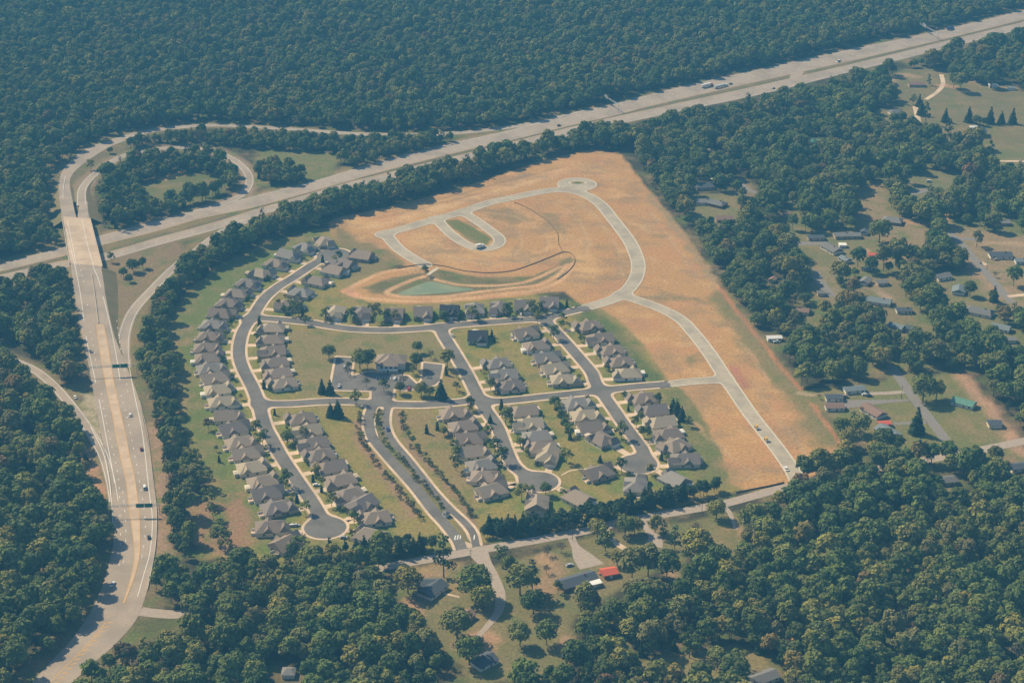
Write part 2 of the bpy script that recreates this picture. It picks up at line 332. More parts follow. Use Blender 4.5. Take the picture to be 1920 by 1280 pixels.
# cut everything that would run under the country road
croad = crom(W(SIDE_RD)); CR = seg_dist(GX, GY, croad)-4.4
FA_ = np.maximum(FA, -CR); FU_ = np.maximum(np.maximum(FU, -FA-.0), -CR)
walk = np.maximum(np.maximum(np.maximum(-FA, FA-1.9), -FU), -CR-.0)
MEDP = poly_sd(GX, GY, W([(708, 768), (722, 768), (722, 800), (745, 838), (800, 910), (836, 955), (858, 980), (884, 1019), (866, 1013), (845, 985), (812, 945), (760, 885), (715, 835), (704, 800)]))
walk = np.maximum(walk, -MEDP)
kerbU = np.maximum(np.maximum(np.maximum(-FU, FU-1.1), -FA), -CR)
iso_mesh('street_asphalt', FA_, gx, gy, .07, 'asphalt')
iso_mesh('pavement', walk, gx, gy, .20, 'concrete', skirt=.2)
iso_mesh('unfinished_road', FU_, gx, gy, .07, 'gravel_road')
iso_mesh('kerb', kerbU, gx, gy, .20, 'pale_concrete', skirt=.2)

def field_at(Fd, x, y):
    i = int(round((x-gx[0])/.8)); j = int(round((y-gy[0])/.8))
    return Fd[j, i] if 0 <= j < Fd.shape[0] and 0 <= i < Fd.shape[1] else 99.0

# interstate
A, B = edge_road(I_UP_T, I_UP_B, z=.05, n=240); strip('highway_road', A, B, 'old_asphalt', across=2); IU = (A, B)
marking('lane_line', A, B, .07, .35, 'white_paint'); marking('lane_line', A, B, .93, .35, 'yellow_paint')
for f in (.29, .5, .71): marking('lane_line', A, B, f, .3, 'white_paint', dash=(1, 4))
A, B = edge_road(I_LO_T, I_LO_B, z=.05, n=240); strip('highway_road', A, B, 'old_asphalt', across=2); IL = (A, B)
marking('lane_line', A, B, .08, .35, 'yellow_paint'); marking('lane_line', A, B, .90, .35, 'white_paint')
for f in (.36, .63): marking('lane_line', A, B, f, .3, 'white_paint', dash=(1, 4))
centre_road('median_crossing', [(1497, 134), (1493, 141), (1490, 150), (1484, 160)], 13, 'old_asphalt', z=.03)
# ramps
_, A, B = centre_road('ramp_road', RAMP_N, [11, 10, 9, 9, 9, 9, 10, 11], 'old_asphalt', z=.09, n=90)
marking('lane_line', A, B, .12, .3, 'white_paint'); marking('lane_line', A, B, .88, .3, 'white_paint')
_, A, B = centre_road('ramp_road', RAMP_SE, [9, 9, 9.5, 10, 11], 'old_asphalt', z=.10, n=60)
marking('lane_line', A, B, .14, .3, 'white_paint'); marking('lane_line', A, B, .86, .3, 'white_paint'); RSE = (A, B)
_, A, B = centre_road('ramp_road', RAMP_W, [9, 8, 8, 7.5, 7], 'old_asphalt', z=.11, n=60); RW = (A, B)
marking('lane_line', A, B, .12, .3, 'white_paint'); marking('lane_line', A, B, .88, .3, 'white_paint')

# arterial with its hump over the interstate
def hump(py):
    if py <= 330 or py >= 690: return 0.0
    if py < 408: t = (py-330)/78
    elif py <= 500: t = 1.0
    else: t = (690-py)/190
    return 6.6*(t*t*(3-2*t))
A, B = edge_road(ART_W, ART_E, hump, z=.15, n=300); AR = (A, B)
strip('arterial_road', A, B, 'old_asphalt', across=4)
def at_py(A, B, py):                       # index of the cross-section whose middle shows at py
    best = min(range(len(A)), key=lambda i: abs(pix(*((A[i]+B[i])/2))[1]-py)); return best
def frac(py): return at_py(A, B, py)/(len(A)-1)
# lower loop lane on the embankment and the deck
lp = [list(P(a, b, (hump(b) if a < 170 and i < 4 else 0)+.12)) for i, (a, b) in enumerate(LOOP)]; lp = crom(np.array(lp)); lp, _ = resample(lp, 110); nr = normals(lp)
wl = np.interp(np.linspace(0, 1, 110), [0, .12, .8, 1], [9.5, 8.5, 8.5, 9]); nr3 = np.c_[nr, np.zeros(110)]
LA, LB = lp+nr3*wl[:, None]/2, lp-nr3*wl[:, None]/2; strip('ramp_road', LA, LB, 'old_asphalt')
marking('lane_line', LA, LB, .12, .3, 'white_paint'); marking('lane_line', LA, LB, .88, .3, 'white_paint')
L2A, L2B = edge_road(ART2_W, ART2_E, hump, z=.11, n=30); strip('arterial_road', L2A, L2B, 'old_asphalt')
# road banks
def bank(E, side, name='road_bank', skip=()):
    vs = []; fs = []; nr = normals(E); pr = False
    for i in range(len(E)):
        h = E[i][2]; py = pix(*E[i])[1]
        if h < .35 or any(a < py < b for a, b in skip): pr = False; continue
        o = nr[i]*side*(h*1.7+.4); k = len(vs); vs += [(E[i][0], E[i][1], h-.04), (E[i][0]+o[0], E[i][1]+o[1], -.05)]
        if pr: fs.append((k-2, k, k+1, k-1))
        pr = True
    if vs: struct(mesh(name, vs, fs, 'grass_bank'))
bank(A, -1, skip=((414, 497),)); bank(B, 1, skip=((378, 497),)); bank(LA, -1, skip=((380, 600),)); bank(LB, 1)
bank(LA, 1, skip=((380, 600),)); bank(LB, -1); bank(L2B, 1, skip=((412, 497),))
# concrete median, edge lines, lane dashes, hatching
med_l = [(181, 608), (187, 655), (195, 700), (202, 735), (212, 780), (219, 820), (228, 862), (237, 902), (244, 960), (250, 1005), (253, 1040), (246, 1080), (231, 1130)]
med_r = [(194, 608), (203, 655), (210, 700), (217, 735), (227, 780), (236, 820), (244, 862), (253, 902), (260, 960), (262, 1005), (261, 1040), (252, 1080), (233, 1130)]
MA, MBb = edge_road(med_l, med_r, hump, z=.24, n=90); strip('median_strip', MA, MBb, 'deck_concrete')
marking('lane_line', MA, MBb, -.03, .35, 'yellow_paint'); marking('lane_line', MA, MBb, 1.03, .35, 'yellow_paint')
def pxline(name, pts, wid, m, dz=.05, dash=None):
    c = np.array([P(a, b, hump(b)+.15) for a, b in pts]); c = crom(c)
    return marking(name, c, c, 0, wid, m, dz=dz, dash=dash)
pxline('lane_line', [(122, 330), (118, 370), (124, 425), (142, 505), (152, 560), (163, 640), (178, 710), (190, 770), (199, 820)], .4, 'white_paint')
pxline('lane_line', [(170, 800), (192, 845), (203, 890), (209, 940), (212, 990)], .4, 'white_paint')
pxline('lane_line', [(199, 820), (207, 860), (215, 905)], .4, 'white_paint')
pxline('lane_line', [(150, 412), (160, 455), (175, 500), (185, 525), (197, 570), (209, 620), (219, 672), (225, 712)], .4, 'white_paint')
pxline('lane_line', [(243, 690), (252, 740), (265, 800), (272, 850), (280, 925), (285, 960), (285, 1000), (280, 1040), (270, 1075), (258, 1118)], .4, 'white_paint')
for pts in ([(164, 570), (170, 620), (180, 680), (192, 750), (200, 795), (213, 850), (222, 895), (224, 925), (225, 965), (226, 1010), (223, 1060)], [(230, 920), (234, 960), (236, 1000), (234, 1040), (229, 1060)],
            [(130, 420), (144, 480), (155, 520), (164, 570)], [(227, 740), (240, 790), (252, 850), (262, 905), (271, 960), (272, 1000), (266, 1045)], [(219, 600), (224, 640), (231, 680), (240, 735)]):
    pxline('lane_line', pts, .35, 'white_paint', dash=(1, 4))
pxline('lane_line', [(198, 1166), (178, 1192), (150, 1222), (110, 1262), (85, 1290)], .45, 'yellow_paint')
hv = []; hf = []
for i in range(14):
    t = i/13; a = (200-85*t*1.15, 1168+112*t); b = (a[0]+11, a[1]-2)
    p0, p1 = np.array(P(*a, .21)), np.array(P(*b, .21)); k = len(hv); o = np.array([0, .8, 0]); hv += [p0, p1, p1+o, p0+o]; hf.append((k, k+1, k+2, k+3))
struct(mesh('hatch_marking', hv, hf, 'yellow_paint'))
bar_ = [(161, 450), (170, 500), (176, 540), (182, 590), (185, 607)]
# median barrier on the approach
c = crom(np.array([P(a, b, hump(b)+.15) for a, b in [(172, 515), (177, 545), (182, 585), (185, 606)]])); nr = normals(c); vs = []; fs = []
for i, q in enumerate(c):
    n3 = np.r_[nr[i], 0]*.25; vs += [q-n3, q+n3, q+n3*.5+[0, 0, .9], q-n3*.5+[0, 0, .9]]
    if i: k = 4*i; fs += [(k-4, k, k+3, k-1), (k-1, k+3, k+2, k-2), (k-2, k+2, k+1, k-3)]
tag(mesh('concrete_barrier', vs, fs, 'pale_concrete'), 'pale concrete barrier between the lanes just below the bridge', 'barrier')

# the bridge itself
ba, bb = at_py(A, B, 412), at_py(A, B, 499)
br = empty('road_bridge', tuple(((A[(ba+bb)//2]+B[(ba+bb)//2])/2)[:2])+(0,))
tag(br, 'wide concrete road bridge crossing over the motorway at left', 'bridge')
def loc(o, p): return (p[0]-o.location.x, p[1]-o.location.y, p[2])
vs = []; fs = []; Ei = []
for i in range(ba, bb+1):
    t = (i-ba)/(bb-ba); a = A[i]; b = np.array(P(*( [168, 410] if t <= 0 else [168+23*t, 410+90*t]), 6.6))
    Ei.append((a, b))
for n_, (a, b) in enumerate(Ei):
    d = (b-a)[:2]; d = np.r_[d/np.linalg.norm(d), 0]; a2, b2 = a-d*.9, b+d*.9
    vs += [loc(br, (a2[0], a2[1], 6.66)), loc(br, (b2[0], b2[1], 6.66)), loc(br, (b2[0], b2[1], 5.3)), loc(br, (a2[0], a2[1], 5.3))]
    if n_: k = 4*n_; fs += [(k-4, k-3, k+1, k), (k-3, k-2, k+2, k+1), (k-2, k-1, k+3, k+2), (k-1, k-4, k, k+3)]
fs += [(0, 3, 2, 1), (len(vs)-4, len(vs)-3, len(vs)-2, len(vs)-1)]
mesh('deck', vs, fs, 'deck_concrete', br)
# concrete running surface laid on the deck
dv = []; df = []
for n_, (a, b) in enumerate(Ei):
    dv += [loc(br, (a[0], a[1], 6.86)), loc(br, (b[0], b[1], 6.86))]
    if n_: df.append((2*n_-2, 2*n_-1, 2*n_+1, 2*n_))
mesh('deck_surface', dv, df, 'deck_concrete', br)
for side in (0, 1):
    vs = []; fs = []
    for n_, e in enumerate(Ei):
        d = (e[1]-e[0])[:2]; d = d/np.linalg.norm(d)*(-1 if side == 0 else 1); q = e[side][:2]+d*.35
        for o, z in ((0, 6.6), (.45, 6.6), (.45, 7.75), (0, 7.75)): vs.append(loc(br, (q[0]+d[0]*o, q[1]+d[1]*o, z)))
        if n_: k = 4*n_; fs += [(k-4, k-3, k+1, k), (k-3, k-2, k+2, k+1), (k-2, k-1, k+3, k+2), (k-1, k-4, k, k+3)]
    fs += [(0, 3, 2, 1), (len(vs)-4, len(vs)-3, len(vs)-2, len(vs)-1)]
    mesh('parapet', vs, fs, 'pale_concrete', br)
for t in (.36, .68):
    a, b = Ei[int(t*(len(Ei)-1))]
    for s in (.12, .5, .88):
        q = a*(1-s)+b*s; l = loc(br, q); MB().tube((l[0], l[1], 0), (l[0], l[1], 5.3), .6, .6, 8).build('pier', 'pale_concrete', br)
for i_ in (0, -1):
    a, b = Ei[i_]; l0, l1 = loc(br, a), loc(br, b); d = 1.2 if i_ == 0 else -1.2
    mesh('abutment', [(l0[0], l0[1], -.1), (l1[0], l1[1], -.1), (l1[0], l1[1]+d, -.1), (l0[0], l0[1]+d, -.1), (l0[0], l0[1], 5.4), (l1[0], l1[1], 5.4), (l1[0], l1[1]+d, 5.4), (l0[0], l0[1]+d, 5.4)],
         [(0, 3, 2, 1), (4, 5, 6, 7), (0, 1, 5, 4), (1, 2, 6, 5), (2, 3, 7, 6), (3, 0, 4, 7)], 'pale_concrete', br)
for pts in ([(126, 412), (135, 455), (143, 497)], [(154, 412), (163, 455), (175, 497)]):
    c = crom(np.array([P(a, b, 6.86) for a, b in pts])); marking('lane_line', c, c, 0, .35, 'white_paint', dz=.04)

# country roads, gravel tracks and neighbourhood streets
centre_road('country_road', SIDE_RD, [9, 8.5, 8.6, 8.6, 8.8, 9], 'country_asphalt', z=.10, n=200)
centre_road('country_road', SOUTH_RD, [14, 8.5, 7.5, 7, 5.5, 4, 3], 'country_asphalt', z=.13, n=30)
TRACKS = [([(1070, 1004), (1078, 1022), (1092, 1042), (1110, 1062)], [5, 5, 13, 17], 'country_asphalt'), ([(1132, 985), (1140, 1000), (1150, 1015), (1175, 1030)], 4.5, 'concrete'), ([(1205, 973), (1212, 990), (1228, 1008), (1225, 1025)], [4, 4, 8, 12], 'country_asphalt'),
 ([(1350, 944), (1366, 958), (1374, 975), (1380, 992)], [4, 3, 2.5], 'country_asphalt'),
 ([(1765, 428), (1797, 450), (1830, 490), (1865, 530), (1897, 568)], 7.5, 'shoulder_asphalt'), ([(1790, 449), (1820, 448), (1842, 452)], 6, 'shoulder_asphalt'), ([(1525, 508), (1538, 528), (1558, 556)], 9, 'shoulder_asphalt'),
 ([(1670, 685), (1685, 706), (1700, 728), (1727, 764), (1752, 797), (1778, 830)], 8, 'shoulder_asphalt'), ([(1578, 758), (1620, 755), (1665, 752), (1704, 750)], [14, 10, 5, 4], 'shoulder_asphalt'), ([(1625, 738), (1660, 737), (1702, 734)], 5, 'country_asphalt'), ([(1675, 794), (1705, 793), (1738, 791)], 4, 'shoulder_asphalt'),
 ([(1765, 140), (1768, 158), (1757, 173), (1736, 187)], 5, 'concrete'), ([(1716, 200), (1719, 212), (1722, 229)], 6, 'concrete'), ([(1862, 302), (1990, 303)], 4.5, 'concrete'), ([(1380, 335), (1392, 350), (1418, 362)], [12, 9, 4], 'shoulder_asphalt'),
 ([(1495, 457), (1550, 455)], 8, 'shoulder_asphalt'), ([(1708, 364), (1738, 355)], 9, 'shoulder_asphalt'), ([(833, 1112), (862, 1119)], 1.8, 'concrete'), ([(1330, 278), (1342, 292), (1358, 290)], 5, 'concrete'),
 ([(1840, 492), (1850, 497)], 5, 'concrete'), ([(1890, 556), (1925, 552)], 5, 'concrete')]
for k, (p, w_, m_) in enumerate(TRACKS): centre_road('gravel_track' if m_ == 'concrete' else 'side_road', p, w_, m_, z=.06+.01*(k % 3), n=24)
centre_road('footpath', [(1052, 891), (1070, 882), (1100, 878)], 1.2, 'concrete', z=.05, n=12)

# pond
pp = crom(W([(744, 551), (762, 543), (785, 534), (805, 528), (825, 531), (855, 538), (882, 541), (886, 544), (850, 548), (800, 552), (765, 554), (744, 551)]), 4)
struct(mesh('pond_water', [(a, b, .12) for a, b in pp[:-1]], [tuple(range(len(pp)-1))][::1], 'pond_water'))
ditch = centre_road('drain_apron', [(822, 502), (812, 508), (803, 515)], 3, 'pale_concrete', z=.10, n=8)

# ------------------------------------------------------------------ older houses and sheds (roof-centre px, length, width, turn of the ridge, wall h, roof, wall, hip, label)
OLD = [
 ((1320, 374), 15, 9, 0, 'grey_shingle', 'siding_white', 0, 'grey-roofed ranch house with a white gable end by the dirt field'),
 ((1320, 345), 18, 13, 10, 'slate_shingle', 'siding_tan', 4, 'shaded slate-roofed house among dark trees beside pale rubble'),
 ((1346, 378), 15, 11, -35, 'grey_shingle', 'brick', 4, 'grey hip-roofed house right of the small ranch house'),
 ((1358, 406), 15, 10, 0, 'brown_shingle', 'siding_tan', 0, 'brown-roofed house below the grey hip roof near the field'),
 ((1530, 262), 13, 9, 0, 'green_metal', 'siding_white', 0, 'house with a pale green metal roof deep in the trees'),
 ((1718, 155), 17, 9, 0, 'brown_shingle', 'siding_tan', 0, 'red-brown roofed house alone in the upper clearing'),
 ((1680, 207), 14, 11, 15, 'grey_shingle', 'siding_white', 3, 'pale grey-roofed house at the left edge of the upper clearing'),
 ((1840, 247), 13, 10, 80, 'slate_shingle', 'siding_cream', 0, 'tall cream-walled house below the row of cone-shaped trees'),
 ((1560, 462), 19, 11, -62, 'grey_shingle', 'siding_white', 0, 'long grey-roofed house at the end of a two-strip drive'),
 ((1580, 437), 15, 9, 5, 'grey_shingle', 'siding_tan', 0, 'low grey-roofed house above the long grey-roofed one'),
 ((1530, 441), 14, 7, 0, 'slate_shingle', 'siding_tan', 0, 'dark low house half hidden by trees above the drive'),
 ((1674, 410), 17, 12, -20, 'grey_shingle', 'brick', 4, 'hip-roofed grey house on bare red ground'),
 ((1621, 431), 7, 6, 70, 'slate_shingle', 'siding_white', 0, 'small white-gabled outbuilding left of a big tree'),
 ((1648, 560), 20, 10, -22, 'blue_shingle', 'siding_white', 0, 'blue-grey ranch house with a white edge in the hollow'),
 ((1623, 523), 11, 8, 60, 'grey_shingle', 'siding_white', 0, 'small grey-roofed building behind a maroon car'),
 ((1695, 577), 12, 7, 0, 'slate_shingle', 'siding_white', 0, 'small white-sided house among trees right of the ranch'),
 ((1505, 578), 11, 8, -20, 'brown_shingle', 'siding_white', 0, 'small brown-roofed house with white gable in the trees'),
 ((1452, 629), 11, 5, 5, 'white_metal', 'siding_white', 0, 'white trailer parked under trees near the fence line'),
 ((1838, 580), 21, 12, -30, 'grey_shingle', 'siding_white', 3, 'large grey-roofed house right of the small fir'),
 ((1876, 474), 19, 10, 0, 'slate_shingle', 'siding_white', 0, 'slate-roofed ranch house beside the neighbourhood road'),
 ((1877, 413), 15, 8, 0, 'grey_shingle', 'siding_tan', 0, 'grey-roofed house beneath the large shade trees, upper right'),
 ((1798, 540), 12, 10, 75, 'blue_shingle', 'siding_white', 0, 'pale blue-grey house left of the neighbourhood road'),
 ((1768, 514), 13, 9, 20, 'grey_shingle', 'siding_white', 0, 'grey house among clutter under a broad tree'),
 ((1682, 608), 12, 8, -40, 'blue_shingle', 'siding_white', 0, 'blue-grey house in deep shade among the trees'),
 ((1878, 610), 14, 9, -30, 'blue_shingle', 'siding_white', 0, 'blue-grey house low at the right, partly hidden'),
 ((1602, 725), 15, 7, 10, 'blue_shingle', 'siding_white', 0, 'pale blue building in the shade above the white sheds'),
 ((1564, 740), 12, 7, 0, 'slate_shingle', 'siding_white', 0, 'upper of two white-walled sheds beside the dirt field'),
 ((1565, 757), 13, 8, 0, 'brown_shingle', 'siding_white', 0, 'lower of two white-walled sheds beside the dirt field'),
 ((1638, 766), 18, 10, -58, 'brown_shingle', 'siding_white', 0, 'brown-roofed house set askew beside the wide drive'),
 ((1666, 806), 18, 11, -62, 'blue_shingle', 'brick', 0, 'grey-blue roofed house behind the red-roofed annexe'),
 ((1659, 789), 8, 5, 5, 'red_metal', 'brick', 0, 'small red-roofed annexe behind the grey-blue house'),
 ((1808, 750), 16, 9, -35, 'green_metal', 'siding_white', 0, 'green-roofed house standing on the wide lawn'),
 ((1865, 789), 9, 8, 0, 'slate_shingle', 'siding_cream', 0, 'small cream-ended barn at the edge of the lawn'),
 ((1779, 895), 12, 8, 10, 'grey_shingle', 'siding_tan', 3, 'grey-roofed house surrounded by woods below the lawn'),
 ((1910, 870), 13, 8, 15, 'slate_shingle', 'siding_white', 0, 'dark roofed house at the right edge below the road'),
 ((811, 1099), 17, 11, 55, 'slate_shingle', 'siding_white', 0, 'slate-blue L-shaped house left of the south road'),
 ((798, 1088), 11, 8, 0, 'slate_shingle', 'siding_white', 0, 'low slate wing adjoining the L-shaped house'),
 ((1082, 1083), 24, 11, 28, 'slate_shingle', 'brick', 0, 'long dark ranch house beside the gravel yard'),
 ((1142, 1067), 9, 8, 18, 'red_metal', 'brick', 0, 'carport with a bright orange-red roof'),
 ((1113, 1086), 8, 6, 22, 'white_metal', 'siding_tan', 0, 'shed with a flat white roof beside the long ranch house'),
 ((1216, 1037), 22, 10, -8, 'grey_shingle', 'siding_tan', 0, 'long brown-grey house below the two gravel drives'),
 ((907, 1233), 13, 10, 40, 'slate_shingle', 'siding_white', 0, 'grey house hidden behind trees at the bottom centre'),
 ((1432, 1264), 16, 9, 30, 'grey_shingle', 'siding_white', 0, 'house with pale roof at the bottom edge, right of centre'),
 ((541, 1254), 7, 7, 0, 'grey_shingle', 'siding_white', 3, 'small round-topped grey roof in the woods at the bottom'),
 ((868, 1153), 14, 8, 55, 'brown_shingle', 'siding_tan', 0, 'brown barn with a pale edge below the big shade tree'),
 ((1600, 437), 12, 8, 0, 'grey_shingle', 'siding_tan', 0, 'pale roofed building beside the low grey-roofed house'),
 ((1580, 455), 6, 5, 0, 'white_metal', 'siding_white', 0, 'small bright flat canopy between the grey-roofed houses'),
 ((1477, 398), 7, 5, 20, 'brown_shingle', 'siding_tan', 0, 'tiny brown shed deep in the shade of the oaks'),
 ((1654, 525), 9, 7, 10, 'grey_shingle', 'siding_tan', 0, 'small grey outbuilding right of the maroon pickup'),
 ((1585, 482), 10, 7, -60, 'blue_shingle', 'siding_white', 0, 'pale outbuilding below the long grey-roofed house'),
 ((1712, 612), 10, 7, -30, 'slate_shingle', 'siding_white', 0, 'small white-ended house above the yellow parasol'),
 ((1895, 632), 8, 6, 0, 'grey_shingle', 'siding_white', 0, 'small pale shed at the far right among trees'),
 ((1915, 485), 10, 7, 0, 'blue_shingle', 'siding_white', 0, 'blue-grey outbuilding at the right edge beside the ranch'),
 ((1540, 545), 6, 5, 0, 'grey_shingle', 'siding_tan', 0, 'tiny grey shed at the end of the side lane'),
 ((1449, 520), 7, 5, 60, 'brown_shingle', 'siding_cream', 0, 'small cream shed on bare earth behind the field trees'),
 ((1862, 157), 9, 6, 0, 'white_metal', 'siding_white', 0, 'pale shed right of the big trees in the upper field'),
 ((1897, 162), 8, 5, 0, 'blue_shingle', 'siding_white', 0, 'pale blue shed at the right of the upper field'),
 ((1825, 240), 7, 5, 0, 'white_metal', 'siding_tan', 0, 'low pale garage left of the tall cream house'),
 ((1637, 474), 7, 6, 0, 'red_metal', 'brick', 0, 'small shed with a salmon red roof'),
]
OLDW = [P(*o[0], 4.0) for o in OLD]
def fullroof(name, L_, w_, roof, wall, hip, label, loc_, rz):
    e = empty(name, loc_, rz); tag(e, label, 'house' if L_ > 9.5 else 'shed')
    h = 2.6 if 'tall' not in label else 5.2; ri = w_*.24 if 'flat' not in label else .3
    m_ = MB().box(-L_/2, L_/2, -w_/2, w_/2, -.2, h)
    if not hip:
        for x in (-L_/2, L_/2-.2): m_.add([(x, -w_/2, h), (x, w_/2, h), (x, 0, h+ri), (x+.2, -w_/2, h), (x+.2, w_/2, h), (x+.2, 0, h+ri)], [(0, 2, 1), (3, 4, 5), (0, 3, 5, 2), (1, 2, 5, 4)])
    m_.build('walls', wall, e)
    MB().roof(-L_/2-.5, L_/2+.5, -w_/2-.6, w_/2+.6, h+.002, ri, hip, hip, 'x').build('roof', roof, e)
    if L_ > 9.5:
        for s in (-1, 1):
            for x in (-.33, 0.1, .36):
                if s < 0 and abs(x-.1) < .01: MB().box(x*L_-.5, x*L_+.5, s*(w_/2+.06)-.06, s*(w_/2+.06)+.06, 0, 2.1).build('door', 'brown_shingle', e)
                else: MB().box(x*L_-.7, x*L_+.7, s*(w_/2+.05)-.06, s*(w_/2+.05)+.06, 1, 2.1).build('window', 'glass', e)
        if 'long' in label or 'ranch' in label or 'large' in label: MB().box(L_*.2-.4, L_*.2+.4, -.9, -.1, h+ri*.4, h+ri+.9).build('chimney', 'brick', e)
    else: MB().box(-1, 1, -w_/2-.1, -w_/2+.02, 0, 2).build('door', 'trim_white', e)
    return e
for o, q in zip(OLD, OLDW): fullroof('house' if o[1] > 9.5 else 'shed', o[1], o[2], o[4], o[5], o[6], o[7], (q[0], q[1], 0), R(o[3]))

# ------------------------------------------------------------------ the new subdivision's houses
WD, DP = 15.0, 21.4
def house_proto(kind):
    """front towards +y; origin at the centre of the footprint on the ground; parts: walls, roof, garage door, door, windows ..."""
    p = []; h = 2.9
    w_, d = WD, DP
    walls = MB().box(-w_/2, w_/2, -d/2, d/2-3, -.2, h)
    gx0, gx1 = (-w_/2+.3, .2) if kind % 2 == 0 else (-.2, w_/2-.3)
    walls.box(gx0, gx1, d/2-3.4, d/2, -.2, h)
    gm = (gx0+gx1)/2; gr = 3.3
    if kind in (2, 4): walls.add([(gx0, d/2-.2, h), (gx1, d/2-.2, h), (gm, d/2-.2, h+gr), (gx0, d/2, h), (gx1, d/2, h), (gm, d/2, h+gr)], [(0, 1, 2), (3, 5, 4), (0, 2, 5, 3), (1, 4, 5, 2)])
    roof = MB()
    if kind in (0, 1):   # hipped, ridge running away from the street
        roof.roof(-w_/2-.5, w_/2+.5, -d/2-.5, d/2-2.5, h+.003, 4.2, 6.4, 6.4, 'y')
    elif kind in (2, 3): # hip at the back, gable to the front
        roof.roof(-w_/2-.5, w_/2+.5, -d/2-.5, d/2-2.5, h+.003, 4.8, 0.0, 5.5, 'y')
        walls.add([(-w_/2, -d/2, h), (w_/2, -d/2, h), (0, -d/2, h+4.4), (-w_/2, -d/2+.2, h), (w_/2, -d/2+.2, h), (0, -d/2+.2, h+4.4)], [(0, 2, 1), (3, 4, 5), (0, 3, 5, 2), (1, 2, 5, 4)])
    elif kind == 4:      # ridge parallel to the street, gables left and right
        roof.roof(-w_/2-.4, w_/2+.4, -d/2-.5+2, d/2-2.5, h+.003, 5.6, 0, 0, 'x')
        for x in (-w_/2, w_/2-.2): walls.add([(x, -d/2+2, h), (x, d/2-3, h), (x, -.5, h+5.2), (x+.2, -d/2+2, h), (x+.2, d/2-3, h), (x+.2, -.5, h+5.2)], [(0, 2, 1), (3, 4, 5), (0, 3, 5, 2), (1, 2, 5, 4)])
    if kind in (0, 1, 3): roof.roof(gx0-.5, gx1+.5, d/2-6.6, d/2+.5, h+.006, 3.7, 1.6, 1.6, 'x')   # steep garage roof, ridge parallel to the street
    else: roof.roof(gx0-.4, gx1+.4, d/2-7.5, d/2+.45, h+.006, gr+.25, 0, 0, 'y')
    if kind in (1, 2):   # a cross gable over the middle rooms
        roof.roof(-w_/2-.35, w_/2+.35, -6.2, .6, h+.009, 3.1, 0, 0, 'x')
        for x in (-w_/2-.30, w_/2+.10): walls.add([(x, -5.8, h+.2), (x, .2, h+.2), (x, -2.8, h+2.9), (x+.2, -5.8, h+.2), (x+.2, .2, h+.2), (x+.2, -2.8, h+2.9)], [(0, 2, 1), (3, 4, 5), (0, 3, 5, 2), (1, 2, 5, 4)])
    if kind == 0: roof.roof(-1.6, w_/2+.45, -d/2+2.0, -d/2+8.2, h+.009, 3.4, 2.0, 0, 'x')
    p.append(('walls', walls, 'WALL')); p.append(('roof', roof, 'ROOF'))
    p.append(('garage_door', MB().box(gm-2.4, gm+2.4, d/2-.02, d/2+.07, 0, 2.3), 'garage_white'))
    s = 1 if kind % 2 == 0 else -1
    p.append(('door', MB().box(s*3.0-.55, s*3.0+.55, d/2-3.02, d/2-2.92, 0, 2.2), 'brown_shingle'))
    p.append(('window', MB().box(s*5-.7, s*5+.7, d/2-3.02, d/2-2.94, .8, 2.3), 'glass'))
    for sx in (-1, 1):
        for y in (-5.5, 1.0): p.append(('window', MB().box(sx*(w_/2+.03)-.05, sx*(w_/2+.03)+.05, y-.7, y+.7, 1, 2.3), 'glass'))
    p.append(('window', MB().box(-3.6, -1.4, -d/2-.08, -d/2+.02, .9, 2.3), 'glass'))
    if kind in (0, 3, 4):  # sun room / deck with railings at the back
        p.append(('sun_room', MB().box(.5, 5.2, -d/2-3.4, -d/2, 0, 2.5).roof(.2, 5.5, -d/2-3.7, -d/2+.6, 2.503, .8, .8, 0, 'y', .12), 'ROOF2'))
    if kind in (1, 2):
        m_ = MB().box(-1, 4.5, -d/2-3.2, -d/2-.01, -.05, .3)
        p.append(('patio', m_, 'concrete'))
        p.append(('privacy_wall', MB().box(-1.2, -1.02, -d/2-3.2, -d/2-.05, .02, 1.9).box(4.52, 4.7, -d/2-3.2, -d/2-.05, .02, 1.9), 'trim_white'))
    p.append(('vent_pipe', MB().tube((1.5, -3, h+1.8), (1.5, -3, h+4.1), .12, .12, 6), 'steel'))
    return p
PROTO = {}
def house(kind, loc_, rz, roof, wall, label, group, cat='house'):
    e = empty('suburban_house', loc_, rz); tag(e, label, cat, group)
    if kind not in PROTO:
        PROTO[kind] = [(n, bpy.data.meshes.new(n), m) for n, _, m in house_proto(kind)]
        for (n, me, m), (_, mb, _) in zip(PROTO[kind], house_proto(kind)):
            me.from_pydata(mb.v, [], mb.f); me.update(); me.materials.append(MATS['steel'])
    for n, me, m in PROTO[kind]:
        o = bpy.data.objects.new(n, me); link(o); o.parent = e; o.material_slots[0].link = 'OBJECT'
        o.material_slots[0].material = roof if m == 'ROOF' else (MATS[wall] if m in ('WALL', 'ROOF2') else MATS[m])
    return e
HOUSES = []   # x, y, rz, short phrase
DRV = []
rr = random.Random(5)
